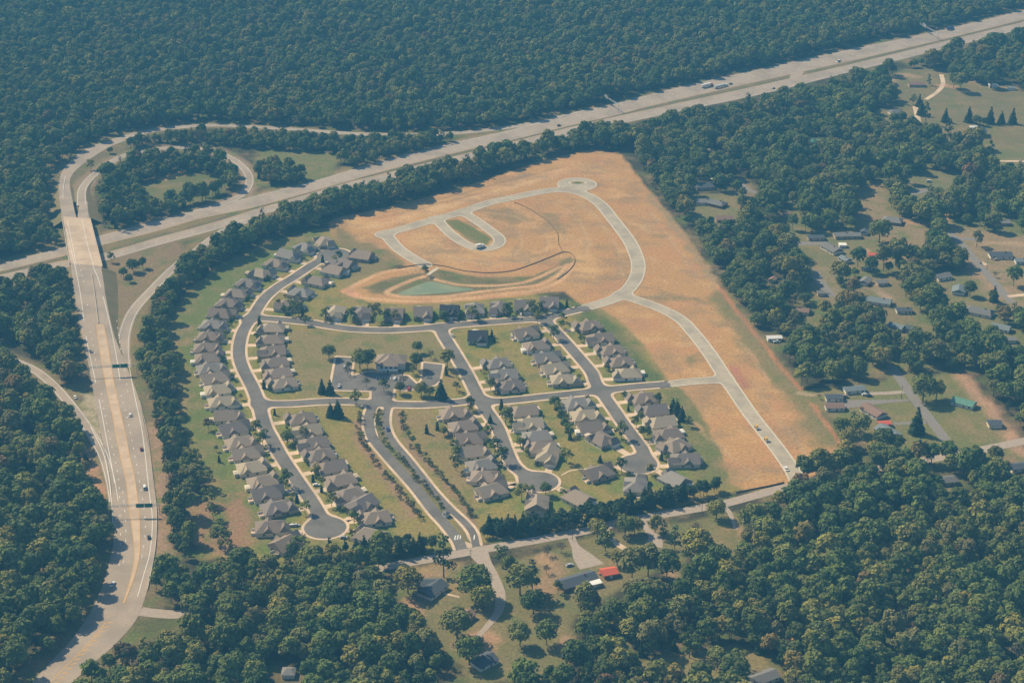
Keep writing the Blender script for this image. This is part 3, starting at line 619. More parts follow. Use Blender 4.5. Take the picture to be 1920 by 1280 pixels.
for st, phrase, lst in ROWS:
    cl = WS[st][0]; n = len(lst)
    for i, (px, py) in enumerate(lst):
        x, y, _ = P(px, py, 4.2)
        seg = cl if st != 'M1' or px not in (1082, 1007) else cl
        d2 = np.hypot(cl[:, 0]-x, cl[:, 1]-y); j = int(d2.argmin()); q = cl[j]; dist = d2[j]
        if st == 'N': q = cl[int(np.abs(cl[:, 0]-x).argmin())]; dist = np.hypot(*(q-[x, y]))
        bulb = None
        for c, r_ in BULBS:
            b = W([c])[0]
            if np.hypot(b[0]-x, b[1]-y) < 38 and dist > np.hypot(b[0]-x, b[1]-y)-14: bulb = b; br_ = r_
        if bulb is not None: q = bulb; dist = np.hypot(*(q-[x, y])); want = max(dist, br_+3+DP/2+4)
        else: want = min(max(dist, 20.5), 25)
        dv = np.array([x, y])-q; dv /= np.linalg.norm(dv); x, y = q+dv*want
        rz = math.atan2(-dv[1], -dv[0])-math.pi/2
        # facing: push along the street edge
        if (px, py) == (843, 581): kind, roof, wall = 4, MATS['dark_shingle'], 'siding_tan'
        elif (px, py) == (896, 629): kind, roof, wall = 4, MATS['dark_shingle'], 'siding_white'
        else:
            kind = rr.choice([4, 4, 4, 2, 1]) if st == 'N' and 'row' in phrase else rr.choice([0, 1, 2, 3, 0, 1])
            if (px, py) in ((628, 583), (678, 585)): kind = rr.choice([0, 1])
            roof = rr.choice(ROOFS); wall = rr.choice(['siding_cream', 'siding_white', 'siding_cream', 'siding_tan'])
        if (px, py) == (896, 629): dv2 = W([(858, 650)])[0]; rz = math.pi-.04
        roofword = {'dark_shingle': 'black-roofed'}.get(roof.name, 'brown-roofed')
        short = '%s house from far end, %s' % (ORD[i], phrase)
        label = '%s %s' % (roofword, short)
        house(kind, (x, y, 0), rz, roof, wall, label, 'houses along the subdivision streets')
        HOUSES.append((x, y, rz, short, kind))
        # drive from the garage to the pavement
        gm = (-WD/2+.3+.2)/2 if kind % 2 == 0 else (WD/2-.3-.2)/2
        c_, s_ = math.cos(rz), math.sin(rz); vs = []
        L_ = want-DP/2-(br_ if bulb is not None else 4.6)-.6
        if (px, py) == (896, 629): continue
        for lx, ly in ((gm-2.6, DP/2), (gm+2.6, DP/2), (gm+2.6, DP/2+L_), (gm-2.6, DP/2+L_)):
            vs.append((x+c_*lx-s_*ly, y+s_*lx+c_*ly, .045))
        struct(mesh('driveway', vs, [(0, 1, 2, 3)], 'concrete'))
# dormers and entry gable of the black-roofed house on the upper row
for x_, y_, rz_, sh_, k_ in HOUSES:
    if sh_.startswith('fifth house from far end, upper cross'):
        hh = [o for o in COL.objects if o.name.startswith('suburban_house') and abs(o.location.x-x_) < .1 and abs(o.location.y-y_) < .1][0]
        for s in (-4.2, -.6):
            m_ = MB().box(s-1, s+1, 2.2, 5.2, 4.3, 5.9); m_.add([(s-1, 5.0, 5.9), (s+1, 5.0, 5.9), (s, 5.0, 6.9), (s-1, 5.2, 5.9), (s+1, 5.2, 5.9), (s, 5.2, 6.9)], [(0, 1, 2), (3, 5, 4), (0, 2, 5, 3), (1, 4, 5, 2)])
            d_ = m_.build('dormer', 'siding_tan', hh); MB().roof(s-1.25, s+1.25, 1.6, 5.4, 5.903, 1.1, 0, 0, 'y', .1).build('roof', 'dark_shingle', d_)
            MB().box(s-.5, s+.5, 5.15, 5.26, 4.7, 5.7).build('window', 'glass', d_)
        MB().box(5.9-.1, 5.9, 0, 0.2, 0, .1).build('step', 'concrete', hh)

# clubhouse
cx, cy, _ = P(733, 676, 5)
ch = empty('clubhouse', (cx, cy, 0), R(-2)); tag(ch, 'large clubhouse with a big hipped roof behind its crescent car park', 'clubhouse')
m_ = MB().box(-11, 11, -5, 9, -.2, 5.2).box(-8.5, 5.5, -10, -5, -.2, 5.2); m_.build('walls', 'siding_white', ch)
MB().roof(-11.8, 11.8, -5.8, 9.8, 5.203, 4.4, 7.2, 7.2, 'x').roof(-9.3, 6.3, -10.9, 4, 5.206, 4.1, 7, 0, 'y').build('roof', MATS['shingle_0'], ch)
for k in range(4): MB().box(-7.2+k*3.6, -5.2+k*3.6, -10.08, -9.95, 3.2, 4.6).build('window', 'glass', ch)
MB().box(-9.2, 6.2, -12.4, -10.02, 2.75, 3.0).build('porch_roof', 'trim_white', ch)
for k in range(6): MB().tube((-8.9+k*2.95, -12.2, 0), (-8.9+k*2.95, -12.2, 2.75), .18, .18, 8).build('column', 'trim_white', ch)
MB().box(-2.4, -.8, -10.1, -9.95, 0, 2.4).build('door', 'glass', ch)
for s in (-11.06, 11.06):
    for y_ in (-2, 3, 7): MB().box(s-.06, s+.06, y_-.8, y_+.8, 1.2, 2.8).build('window', 'glass', ch)
MB().tube((0, 2, 9.2), (0, 2, 10.8), .25, .25, 8).build('chimney', 'trim_white', ch)
# parking bays
vs = []; fs = []
for k in range(9):
    a = P(706+k*5.2, 708, .12); q = (a[0], a[1]); k0 = len(vs); vs += [(q[0]-.08, q[1]-2.5, .12), (q[0]+.08, q[1]-2.5, .12), (q[0]+.08, q[1]+2.5, .12), (q[0]-.08, q[1]+2.5, .12)]; fs.append((k0, k0+1, k0+2, k0+3))
struct(mesh('parking_marking', vs, fs, 'white_paint'))
# gatehouse in the boulevard median
q = P(836, 963, 1.5); gh = empty('gatehouse', (q[0], q[1], 0), R(35)); tag(gh, 'small entrance gatehouse in the boulevard median', 'gatehouse')
MB().box(-1.5, 1.5, -2, 2, 0, 2.6).build('walls', 'siding_white', gh); MB().roof(-2, 2, -2.5, 2.5, 2.603, 1.2, 1.5, 1.5, 'y').build('roof', 'grey_shingle', gh)
for s in (-1, 1): MB().box(s*1.54-.05, s*1.54+.05, -.8, .8, 1, 2.1).build('window', 'glass', gh)
q = P(858, 988); struct(mesh('grass_median', [(P(a, b)[0], P(a, b)[1], .15) for a, b in [(848, 975), (857, 978), (872, 998), (884, 1020), (879, 1021), (863, 1003)]], [(0, 1, 2, 3, 4, 5)], 'grass_bank'))
vs = []; fs = []
for k, (a, b) in enumerate([(853, 1011), (858, 1010), (863, 1009), (889, 1010)]):
    q = P(a, b, .13); k0 = len(vs); vs += [(q[0]-.5, q[1]-.4, .13), (q[0]+.2, q[1]-.4, .13), (q[0]+.6, q[1]+5, .13), (q[0]-.1, q[1]+5, .13)]; fs.append((k0, k0+1, k0+2, k0+3))
struct(mesh('lane_line', vs, fs, 'white_paint'))
# ------------------------------------------------------------------ the ground: one sheet, its colour following the lawns, bare earth and leaf litter of the place
def axis(segs):
    out = []
    for a, b, s in segs: out += list(np.arange(a, b, s))
    out.append(segs[-1][1]); return np.array(out)
ax_ = axis([(-6000, -1000, 500), (-1000, -320, 5), (-320, 320, 2), (320, 1000, 5), (1000, 6000, 500)])
ay_ = axis([(-1500, 600, 300), (600, 760, 5), (760, 960, 3), (960, 1740, 2), (1740, 2700, 6), (2700, 9000, 450)])
XX, YY = np.meshgrid(ax_, ay_)
def vnoise(X, Y, s, seed):
    r = np.random.default_rng(seed); T = r.random((257, 257)); u, v = X/s, Y/s
    i, j = np.floor(u).astype(int), np.floor(v).astype(int); a, b = u-i, v-j; a = a*a*(3-2*a); b = b*b*(3-2*b)
    g = lambda p, q: T[p % 257, q % 257]
    return (g(i, j)*(1-a)+g(i+1, j)*a)*(1-b)+(g(i, j+1)*(1-a)+g(i+1, j+1)*a)*b-.5
JX = vnoise(XX, YY, 14, 1)*7+vnoise(XX, YY, 5, 2)*3; JY = vnoise(XX, YY, 14, 3)*7+vnoise(XX, YY, 5, 4)*3
C = np.zeros(XX.shape+(3,)); C[:] = (.055, .052, .03); DM = np.zeros(XX.shape)
LITTER, DRY, LAWN, TAN, DIRT, RED, GOLD, BROWN = (.05, .048, .028), (.20, .155, .07), (.11, .15, .03), (.24, .195, .06), (.42, .242, .10), (.42, .17, .08), (.62, .36, .12), (.25, .16, .09)
def paint(sd, c, soft=2.0, dirt=0.0, amt=1.0):
    w_ = np.clip(.5-sd/(2*soft), 0, 1)*amt
    C[:] = C*(1-w_[..., None])+np.array(c)*w_[..., None]; DM[:] = DM*(1-w_)+dirt*w_
def zone(px, c, soft=2.0, jit=1.0, dirt=0.0, amt=1.0):
    p = W(px); m_ = 12+soft*2; b = (XX > p[:, 0].min()-m_) & (XX < p[:, 0].max()+m_) & (YY > p[:, 1].min()-m_) & (YY < p[:, 1].max()+m_)
    sd = np.full(XX.shape, 1e3); sd[b] = poly_sd(XX[b]+JX[b]*jit, YY[b]+JY[b]*jit, p); paint(sd, c, soft, dirt, amt)
def line(px, wid, c, soft=1.5, jit=.3, dirt=0.0, amt=1.0, world=None):
    p = crom(W(px), 4) if world is None else world; m_ = wid+10; b = (XX > p[:, 0].min()-m_) & (XX < p[:, 0].max()+m_) & (YY > p[:, 1].min()-m_) & (YY < p[:, 1].max()+m_)
    sd = np.full(XX.shape, 1e3); sd[b] = seg_dist(XX[b]+JX[b]*jit, YY[b]+JY[b]*jit, p)-wid/2; paint(sd, c, soft, dirt, amt)
mid = lambda a, b: [((p[0]+q[0])/2, (p[1]+q[1])/2) for p, q in zip(a, b)]
line(mid(I_UP_T, I_LO_B), 66, DRY, 4, .8); line(I_LO_T, 12, (.15, .125, .075), 2, .3); line(I_UP_T, 5, (.36, .26, .17), 2, .3)
line(mid(ART_W, ART_E), 52, (.16, .13, .07), 4, .8); line(RAMP_SE, 26, DRY, 4); line(RAMP_N, 20, DRY, 4); line(LOOP, 20, (.28, .2, .13), 3); line(RAMP_W, 17, (.2, .16, .1), 3)
zone([(262, 345), (330, 328), (410, 322), (430, 345), (400, 368), (330, 390), (262, 388)], (.13, .135, .05), 4)
line([(303, 335), (318, 332), (330, 325), (346, 326)], 9, GOLD, 3, .8, .6)
zone([(480, 283), (560, 280), (640, 290), (625, 330), (560, 350), (480, 350)], (.15, .155, .055), 4)
zone([(190, 478), (330, 450), (345, 480), (290, 520), (245, 580), (222, 600), (205, 540)], (.215, .155, .09), 3)
zone([(150, 730), (186, 745), (200, 815), (190, 830), (170, 800), (150, 765)], (.36, .30, .2), 2); zone([(122, 722), (160, 690), (168, 720), (150, 745)], (.2, .14, .08), 2)
line([(160, 845), (172, 880), (190, 930)], 9, (.42, .23, .14), 3, .6, .5); line([(283, 800), (297, 880), (303, 960), (300, 1040)], 12, (.3, .2, .13), 4, .8)
zone([(235, 1165), (345, 1153), (345, 1190), (240, 1215)], (.10, .105, .04), 3)
# the subdivision
zone([(613, 428), (527, 448), (480, 465), (434, 485), (395, 512), (368, 532), (340, 562), (322, 600), (308, 632), (325, 700), (335, 800), (368, 870), (390, 920), (360, 940), (368, 1045), (530, 1058), (700, 1055), (830, 1030), (1330, 935), (1480, 908), (1400, 760), (1330, 700), (1180, 560), (1100, 575), (1000, 550), (700, 500), (640, 440)], TAN, 3)
zone([(430, 490), (345, 562), (328, 610), (345, 700), (348, 800), (375, 870), (420, 930), (480, 1040), (570, 1030), (470, 880), (400, 700), (370, 640), (400, 580), (600, 445), (590, 432)], (.13, .155, .045), 4)
zone([(360, 940), (400, 925), (448, 930), (470, 960), (478, 1010), (455, 1035), (370, 1042)], (.27, .165, .095), 4, 1.4)
zone([(395, 960), (420, 955), (425, 985), (400, 990)], (.14, .15, .05), 3); zone([(320, 608), (358, 610), (362, 640), (330, 650)], (.25, .185, .10), 4)
for x, y, rz, sh, k in HOUSES: paint(np.hypot(XX-x+JX*.5, YY-y+JY*.5)-15, (.12, .17, .035), 4, 0, .8)
zone([(540, 620), (640, 622), (800, 622), (840, 640), (860, 690), (780, 700), (640, 690), (600, 740), (560, 745), (545, 700)], (.21, .175, .075), 3)
zone([(760, 775), (840, 772), (855, 830), (880, 880), (900, 930), (885, 960), (850, 900), (790, 840)], (.225, .175, .075), 4)
zone([(1060, 560), (1110, 575), (1170, 625), (1235, 700), (1245, 716), (1215, 718), (1150, 640), (1080, 595)], (.10, .125, .04), 4)
zone([(1240, 730), (1290, 728), (1330, 790), (1375, 870), (1365, 915), (1300, 905), (1270, 800)], (.15, .15, .055), 5)
line([(672, 790), (680, 835), (715, 880), (748, 930), (775, 965)], 6, (.27, .17, .11), 2, .4, .4); line([(745, 770), (758, 815), (790, 860), (835, 905), (868, 950), (888, 985)], 5, (.26, .17, .11), 2, .4)
line([(708, 770), (706, 800), (724, 835), (770, 880), (815, 930), (845, 965)], 7, (.15, .13, .07), 1.5, .2)
# bare earth of the unbuilt lots
DIRTP = [(615, 418), (640, 408), (700, 394), (850, 357), (1010, 304), (1110, 281), (1165, 290), (1210, 348), (1262, 412), (1312, 475), (1345, 535), (1400, 602), (1455, 675), (1510, 740), (1555, 800), (1582, 855), (1540, 885), (1490, 905), (1400, 920), (1370, 905), (1352, 850), (1316, 775), (1284, 735), (1252, 715), (1207, 645), (1160, 600), (1130, 580), (1088, 570), (1055, 545), (960, 558), (860, 566), (760, 570), (690, 566), (655, 552), (652, 540), (700, 516), (760, 500), (735, 487), (700, 475), (640, 455), (622, 440)]
zone(DIRTP, DIRT, 1.5, .35, 1.0)
zone([(616, 422), (640, 428), (665, 450), (735, 470), (760, 495), (720, 505), (660, 520), (640, 460)], (.20, .16, .075), 3, 1)
for poly in ([(640, 412), (800, 378), (840, 395), (720, 430), (660, 432)], [(735, 440), (810, 425), (850, 460), (870, 490), (800, 480)], [(880, 470), (960, 470), (1000, 480), (960, 500), (850, 500)], [(1060, 480), (1100, 470), (1110, 510), (1080, 530)], [(1000, 300), (1080, 300), (1160, 330), (1100, 325)], [(1050, 440), (1090, 450), (1080, 475), (1055, 465)]):
    zone(poly, (.54, .34, .15), 9, 1.6, 1.0, .6)
line([(700, 425), (820, 392), (960, 350), (1060, 322)], 8, (.60, .40, .22), 5, 1, 1, .6)
line([(1215, 365), (1300, 470), (1380, 590), (1450, 680), (1520, 765), (1578, 850)], 7, (.30, .22, .12), 3, 1, .4)
line([(1350, 555), (1420, 645), (1490, 735), (1550, 825)], 22, (.17, .155, .065), 5, 1.3, .1, .85)
line([(1345, 535), (1400, 605), (1455, 675), (1510, 742), (1590, 850)], 3, RED, 1.5, .2, 1)
zone([(1365, 685), (1385, 690), (1405, 725), (1392, 730)], (.38, .15, .11), 3, .4, .6)
for poly in ([(1180, 560), (1240, 545), (1300, 560), (1330, 570), (1250, 565)], [(1330, 605), (1360, 600), (1372, 612), (1340, 618)], [(1385, 670), (1440, 668), (1430, 678), (1390, 680)], [(1290, 672), (1310, 660), (1320, 678), (1300, 688)], [(1410, 755), (1435, 752), (1440, 770), (1425, 775)],
             [(1010, 400), (1050, 400), (1060, 440), (1030, 430)], [(900, 395), (960, 390), (1000, 410), (950, 420)], [(1060, 480), (1090, 490), (1080, 500), (1060, 495)], [(1170, 500), (1182, 480), (1185, 520), (1172, 530)], [(1220, 440), (1290, 440), (1300, 446), (1220, 446)], [(1345, 860), (1365, 900), (1380, 905), (1370, 870)]):
    zone(poly, (.22, .17, .09), 4, 1.3, .3, .75)
zone([(833, 414), (858, 411), (905, 436), (922, 448), (914, 459), (893, 458), (866, 440)], (.15, .15, .05), 1.2, .15)
zone([(1068, 345), (1084, 339), (1099, 345), (1084, 348)], (.15, .15, .05), 1, .1)
for pts in ([(905, 395), (945, 400), (985, 412), (1012, 432), (1025, 455), (1018, 468)], [(890, 405), (930, 412), (965, 430), (975, 455), (960, 475)], [(1075, 372), (1110, 400), (1140, 440), (1160, 480), (1165, 520)], [(1010, 372), (1050, 385), (1080, 410), (1098, 445), (1095, 475)], [(650, 410), (740, 395), (840, 370), (960, 338), (1060, 312)], [(700, 412), (800, 388), (900, 362)], [(1215, 395), (1262, 455), (1305, 520)], [(1210, 560), (1270, 590), (1320, 640), (1360, 700)],
            [(770, 440), (830, 470), (880, 490), (960, 490), (1010, 478)], [(1300, 790), (1340, 830), (1400, 880)], [(1250, 600), (1300, 650)], [(1420, 740), (1470, 800), (1520, 860)], [(1390, 640), (1440, 710)]):
    line(pts, 2.2, (.27, .185, .11), 2.2, .5, .8, .6); line([(a+4, b+3) for a, b in pts], 2, (.60, .40, .2), 2.2, .5, 1, .5)
for k in range(9): line([(1222+k*32, 372+k*44), (1262+k*30, 372+k*44)], 1.5, (.27, .2, .12), 2.0, .5, .7, .55)
# basin with its banks
zone([(690, 540), (740, 520), (790, 512), (830, 506), (900, 520), (1000, 518), (1045, 498), (1070, 480), (1077, 492), (1062, 512), (1030, 532), (960, 545), (880, 553), (780, 558), (700, 552)], (.16, .135, .06), 2, .5)
zone([(820, 505), (870, 518), (960, 528), (880, 533), (830, 524)], (.12, .115, .045), 2, .5); zone([(680, 540), (735, 520), (790, 515), (770, 525), (720, 545)], (.13, .12, .05), 2, .4)
for pts, wd in (([(800, 517), (760, 530), (725, 548), (760, 556), (830, 556), (900, 547), (960, 540), (1010, 534), (1045, 516), (1065, 496)], 5), ([(800, 517), (830, 528), (880, 535), (960, 533), (1010, 520), (1050, 500)], 4), ([(795, 500), (730, 508), (690, 522), (655, 542), (668, 556), (720, 562), (790, 565), (860, 561), (950, 551), (1020, 541), (1060, 518), (1076, 492)], 4.5)):
    line(pts, wd, (.56, .34, .18), 1.3, .12, 1)
line([(650, 545), (668, 552)], 9, (.6, .3, .16), 2, .3, 1)
# clearings, lawns and yards of the older neighbourhood, the bottom gardens
CLEAR = [
 ([(1662, 150), (1690, 130), (1770, 128), (1790, 150), (1840, 160), (1920, 172), (1990, 175), (1990, 280), (1850, 280), (1760, 268), (1728, 240), (1700, 235), (1640, 240), (1625, 215), (1690, 195), (1670, 180)], (.17, .145, .07)),
 ([(1835, 275), (1990, 275), (1990, 322), (1860, 325)], (.15, .15, .06)),
 ([(1292, 366), (1378, 360), (1395, 420), (1360, 435), (1325, 430), (1295, 412)], (.17, .16, .07)), ([(1372, 332), (1400, 335), (1428, 368), (1400, 380)], (.2, .15, .09)),
 ([(1605, 350), (1662, 345), (1668, 395), (1700, 405), (1745, 415), (1768, 440), (1745, 480), (1700, 500), (1650, 505), (1605, 485), (1596, 440)], (.24, .18, .10)),
 ([(1695, 328), (1790, 315), (1825, 345), (1775, 385), (1715, 392), (1698, 360)], (.16, .155, .07)), ([(1485, 438), (1600, 425), (1652, 450), (1652, 505), (1600, 515), (1485, 512)], (.17, .155, .07)),
 ([(1755, 395), (1790, 418), (1840, 432), (1925, 440), (1990, 455), (1990, 600), (1890, 600), (1815, 520), (1770, 462)], (.26, .19, .11)), ([(1505, 500), (1560, 500), (1590, 565), (1545, 575)], (.22, .18, .1)),
 ([(1598, 525), (1690, 515), (1702, 565), (1725, 605), (1640, 605), (1605, 585)], (.19, .155, .075)), ([(1735, 518), (1805, 508), (1850, 555), (1880, 610), (1850, 640), (1775, 600)], (.17, .16, .07)),
 ([(1478, 735), (1540, 728), (1600, 722), (1660, 715), (1665, 680), (1695, 675), (1725, 715), (1770, 695), (1815, 712), (1862, 770), (1905, 835), (1990, 860), (1850, 880), (1700, 878), (1660, 868), (1610, 815), (1570, 800), (1550, 772)], (.155, .155, .055)),
 ([(1255, 985), (1385, 955), (1392, 1000), (1400, 1040), (1360, 1060), (1330, 1035), (1270, 1030)], (.16, .15, .06)),
 ([(740, 1075), (860, 1055), (915, 1070), (1010, 1035), (1105, 1010), (1200, 985), (1260, 985), (1290, 1050), (1230, 1070), (1160, 1105), (1080, 1150), (1075, 1230), (1010, 1275), (880, 1280), (845, 1230), (820, 1195), (770, 1150), (745, 1115)], (.165, .15, .065)),
 ([(1190, 1240), (1280, 1222), (1380, 1210), (1440, 1225), (1460, 1280), (1250, 1300), (1185, 1275)], (.19, .165, .07)), ([(1760, 895), (1800, 895), (1810, 925), (1770, 925)], (.2, .16, .08)), ([(1880, 850), (1990, 835), (1990, 885), (1880, 890)], (.24, .16, .1)),
 ([(1460, 1190), (1500, 1185), (1505, 1205), (1470, 1210)], (.4, .24, .15))]
zone([(1480, 335), (1600, 330), (1760, 300), (1990, 330), (1990, 700), (1760, 690), (1560, 710), (1500, 600), (1470, 480)], (.13, .14, .05), 6)
for p, c in CLEAR: zone(p, c, 2.5, .8, .1)
for pts, wd, c in (([(1800, 705), (1830, 740), (1865, 775), (1895, 815), (1915, 850)], 11, (.36, .22, .14)), ([(1755, 395), (1768, 420)], 12, (.45, .25, .15)), ([(1690, 415), (1735, 420)], 12, (.40, .25, .15)), ([(1382, 985), (1392, 1010), (1402, 1030)], 5, (.38, .24, .15)), ([(1560, 745), (1500, 738)], 5, (.4, .3, .2)),
                   ([(780, 1067), (850, 1060)], 10, (.26, .19, .09)), ([(880, 1205), (900, 1195), (920, 1200)], 14, (.34, .22, .15)), ([(1025, 1045), (1040, 1075), (1020, 1100)], 16, (.28, .19, .11)), ([(745, 1080), (830, 1078)], 8, (.30, .2, .12)), ([(1065, 1200), (1072, 1230)], 9, (.36, .22, .15)), ([(1255, 1062), (1262, 1080)], 10, (.3, .2, .12)),
                   ([(1800, 470), (1845, 520), (1880, 545)], 9, (.32, .22, .14)), ([(1850, 455), (1910, 458)], 8, (.38, .26, .16)), ([(1640, 530), (1650, 545), (1670, 560)], 8, (.34, .24, .16)), ([(1670, 152), (1700, 140), (1720, 145)], 12, (.34, .23, .14)), ([(1820, 150), (1850, 162), (1900, 165)], 10, (.3, .22, .13)), ([(1755, 160), (1790, 163)], 6, (.46, .26, .16)),
                   ([(1610, 475), (1625, 470)], 9, (.42, .28, .16)), ([(1710, 470), (1716, 476)], 6, (.55, .38, .2)), ([(858, 1100), (880, 1080)], 8, (.17, .17, .06)), ([(1480, 860), (1500, 895)], 6, (.5, .3, .18)), ([(770, 1130), (790, 1145)], 8, (.36, .22, .13))):
    line(pts, wd, c, 2.5, .8, .5)
for q in OLDW: paint(np.hypot(XX-q[0]+JX, YY-q[1]+JY)-11, (.19, .155, .08), 4, .1, .6)
# lay the sheet out
nyg, nxg = XX.shape; gm_ = bpy.data.meshes.new('ground')
gv = np.stack([XX, YY, np.zeros_like(XX)], -1).reshape(-1, 3).astype(np.float32)
ii = (np.arange(nyg-1)[:, None]*nxg+np.arange(nxg-1)[None]).ravel(); qd = np.stack([ii, ii+1, ii+nxg+1, ii+nxg], 1).astype(np.int32)
def np_mesh(me, v, f):
    k = f.shape[1]; me.vertices.add(len(v)); me.vertices.foreach_set('co', v.astype(np.float32).ravel())
    me.loops.add(f.size); me.loops.foreach_set('vertex_index', f.astype(np.int32).ravel())
    me.polygons.add(len(f)); me.polygons.foreach_set('loop_start', np.arange(0, f.size, k, dtype=np.int32)); me.update(calc_edges=True)
np_mesh(gm_, gv, qd)
at = gm_.color_attributes.new('earth', 'FLOAT_COLOR', 'POINT'); at.data.foreach_set('color', np.concatenate([C, DM[..., None]], -1).reshape(-1).astype(np.float32))
m = bpy.data.materials.new('earth_and_grass'); m.use_nodes = True; n = m.node_tree; L = n.links; b = n.nodes['Principled BSDF']; b.inputs['Roughness'].default_value = 1; b.inputs['Specular IOR Level'].default_value = .05
av = n.nodes.new('ShaderNodeAttribute'); av.attribute_name = 'earth'; g = n.nodes.new('ShaderNodeNewGeometry')
def noise(scale, detail, lo, hi, f0=.3, f1=.7, vec=None, rough=.6):
    t = n.nodes.new('ShaderNodeTexNoise'); t.inputs['Scale'].default_value = scale; t.inputs['Detail'].default_value = detail; t.inputs['Roughness'].default_value = rough
    L.new(vec or g.outputs['Position'], t.inputs['Vector']); r_ = n.nodes.new('ShaderNodeMapRange'); r_.inputs['From Min'].default_value = f0; r_.inputs['From Max'].default_value = f1
    r_.inputs['To Min'].default_value = lo; r_.inputs['To Max'].default_value = hi; L.new(t.outputs['Fac'], r_.inputs['Value']); return r_.outputs[0]
def mixc(fac, a, bcol, mode='MIX'):
    x = n.nodes.new('ShaderNodeMix'); x.data_type = 'RGBA'; x.blend_type = mode; x.clamp_factor = True
    if hasattr(fac, 'node'): L.new(fac, x.inputs['Factor'])
    else: x.inputs['Factor'].default_value = fac
    L.new(a, x.inputs['A'])
    if hasattr(bcol, 'node'): L.new(bcol, x.inputs['B'])
    else: x.inputs['B'].default_value = (*bcol, 1)
    return x.outputs['Result']
def mul(a, b_):
    x = n.nodes.new('ShaderNodeMath'); x.operation = 'MULTIPLY'; L.new(a, x.inputs[0])
    if hasattr(b_, 'node'): L.new(b_, x.inputs[1])
    else: x.inputs[1].default_value = b_
    return x.outputs[0]
dirtm = av.outputs['Alpha']; inv = n.nodes.new('ShaderNodeMath'); inv.operation = 'SUBTRACT'; inv.inputs[0].default_value = 1; L.new(dirtm, inv.inputs[1]); grassm = inv.outputs[0]
mp = n.nodes.new('ShaderNodeMapping'); mp.inputs['Scale'].default_value = (.85, 1, 1); mp.inputs['Rotation'].default_value = (0, 0, .25); L.new(g.outputs['Position'], mp.inputs['Vector'])
c_ = av.outputs['Color']
c_ = mixc(mul(noise(.035, 6, 0, .8, .48, .68), grassm), c_, (.25, .18, .09))              # drier, browner patches in the grass
c_ = mixc(mul(noise(.055, 5, 0, .75, .5, .66), grassm), c_, (.11, .145, .04))              # greener patches
c_ = mixc(mul(noise(.03, 8, 0, .75, .48, .64, mp.outputs[0], .68), dirtm), c_, (.26, .18, .105))  # weeds on the bare earth
c_ = mixc(mul(noise(.045, 8, 0, .6, .52, .66, mp.outputs[0], .68), dirtm), c_, (.56, .35, .16))  # pale sandy streaks
c_ = mixc(mul(noise(.024, 6, 0, .55, .5, .62), dirtm), c_, (.44, .222, .105))                # red clay
hv_ = n.nodes.new('ShaderNodeHueSaturation'); L.new(noise(.5, 7, .68, 1.32), hv_.inputs['Value']); L.new(c_, hv_.inputs['Color'])
L.new(hv_.outputs[0], b.inputs['Base Color']); gm_.materials.append(m)
struct(link(bpy.data.objects.new('ground', gm_)))

# ------------------------------------------------------------------ trees
def leaf_crown(name, lobes, nq, size, m, seed, flat=.38, droop=0.0):
    """many leaf-spray faces spread through the shell of each lobe"""
    r = np.random.default_rng(seed); vs = []
    for (cx_, cy_, cz_, rx, rz_) in lobes:
        k = max(8, int(nq*rx*rx)); d = r.normal(size=(k, 3)); d /= np.linalg.norm(d, axis=1)[:, None]; d[:, 2] = np.where(d[:, 2] < -.35, -d[:, 2], d[:, 2])
        rad = .72+.33*r.random((k, 1)); p = np.array([cx_, cy_, cz_])+d*rad*np.array([rx, rx, rz_])
        nn = d+r.normal(size=(k, 3))*flat; nn[:, 2] += .15; nn /= np.linalg.norm(nn, axis=1)[:, None]
        a = np.cross(nn, r.normal(size=(k, 3))); a /= np.linalg.norm(a, axis=1)[:, None]; bb_ = np.cross(nn, a)
        s = size*(.6+.8*r.random((k, 1)))/2; t = s*(.6+.5*r.random((k, 1)))
        vs.append(np.stack([p-a*s-bb_*t*.5, p+a*s*.4-bb_*t, p+a*s+bb_*t*.5, p-a*s*.4+bb_*t], 1))
    v = np.concatenate(vs).reshape(-1, 3); f = np.arange(len(v)).reshape(-1, 4)
    me = bpy.data.meshes.new(name); np_mesh(me, v, f); me.materials.append(MATS[m]); return me
def broad(seed, rad, top, low, n_lobe, flatness=1.0):
    r = np.random.default_rng(seed); L_ = []; ch = (top-low)/2; cz = low+ch
    for i in range(n_lobe):
        u = i/n_lobe; th = i*2.4+r.random()*.6; el = math.asin(1-1.55*(u+.02)); rr_ = rad*.64*math.cos(el)*(.85+.3*r.random())
        lr = rad*(.38+.17*r.random()); L_.append((rr_*math.cos(th), rr_*math.sin(th), cz+ch*.62*math.sin(el)*flatness+r.normal()*.3, lr, lr*.85))
    L_.append((0, 0, cz, rad*.5, ch*.7)); return L_
def trunk_mesh(h, r0, limbs, seed, reach):
    m_ = MB(); r = random.Random(seed); m_.tube((0, 0, -.2), (0, 0, h), r0, r0*.45, 6)
    for k in range(limbs):
        a = k*2.4+r.random(); z = h*(.5+.4*k/max(1, limbs)); m_.tube((0, 0, z), (math.cos(a)*reach, math.sin(a)*reach, z+reach*.8), r0*.4, r0*.12, 5)
    me = bpy.data.meshes.new('trunk'); me.from_pydata(m_.v, [], m_.f); me.update(); me.materials.append(MATS['bark']); return me
def cone_crown(name, rad, top, low, m, seed, layers=9, nq=34):
    r = np.random.default_rng(seed); L_ = []
    for i in range(layers):
        u = i/(layers-1); z = low+(top-low)*u*.95; rr_ = rad*(1-u)**.8*.55
        for k in range(max(1, int(5*(1-u)+1))): th = k*2*math.pi/max(1, int(5*(1-u)+1))+i; L_.append((rr_*math.cos(th), rr_*math.sin(th), z, max(.5, rad*(.52-.34*u)), max(.6, (top-low)/layers*.9)))
    return leaf_crown(name, L_, nq, .8, m, seed)
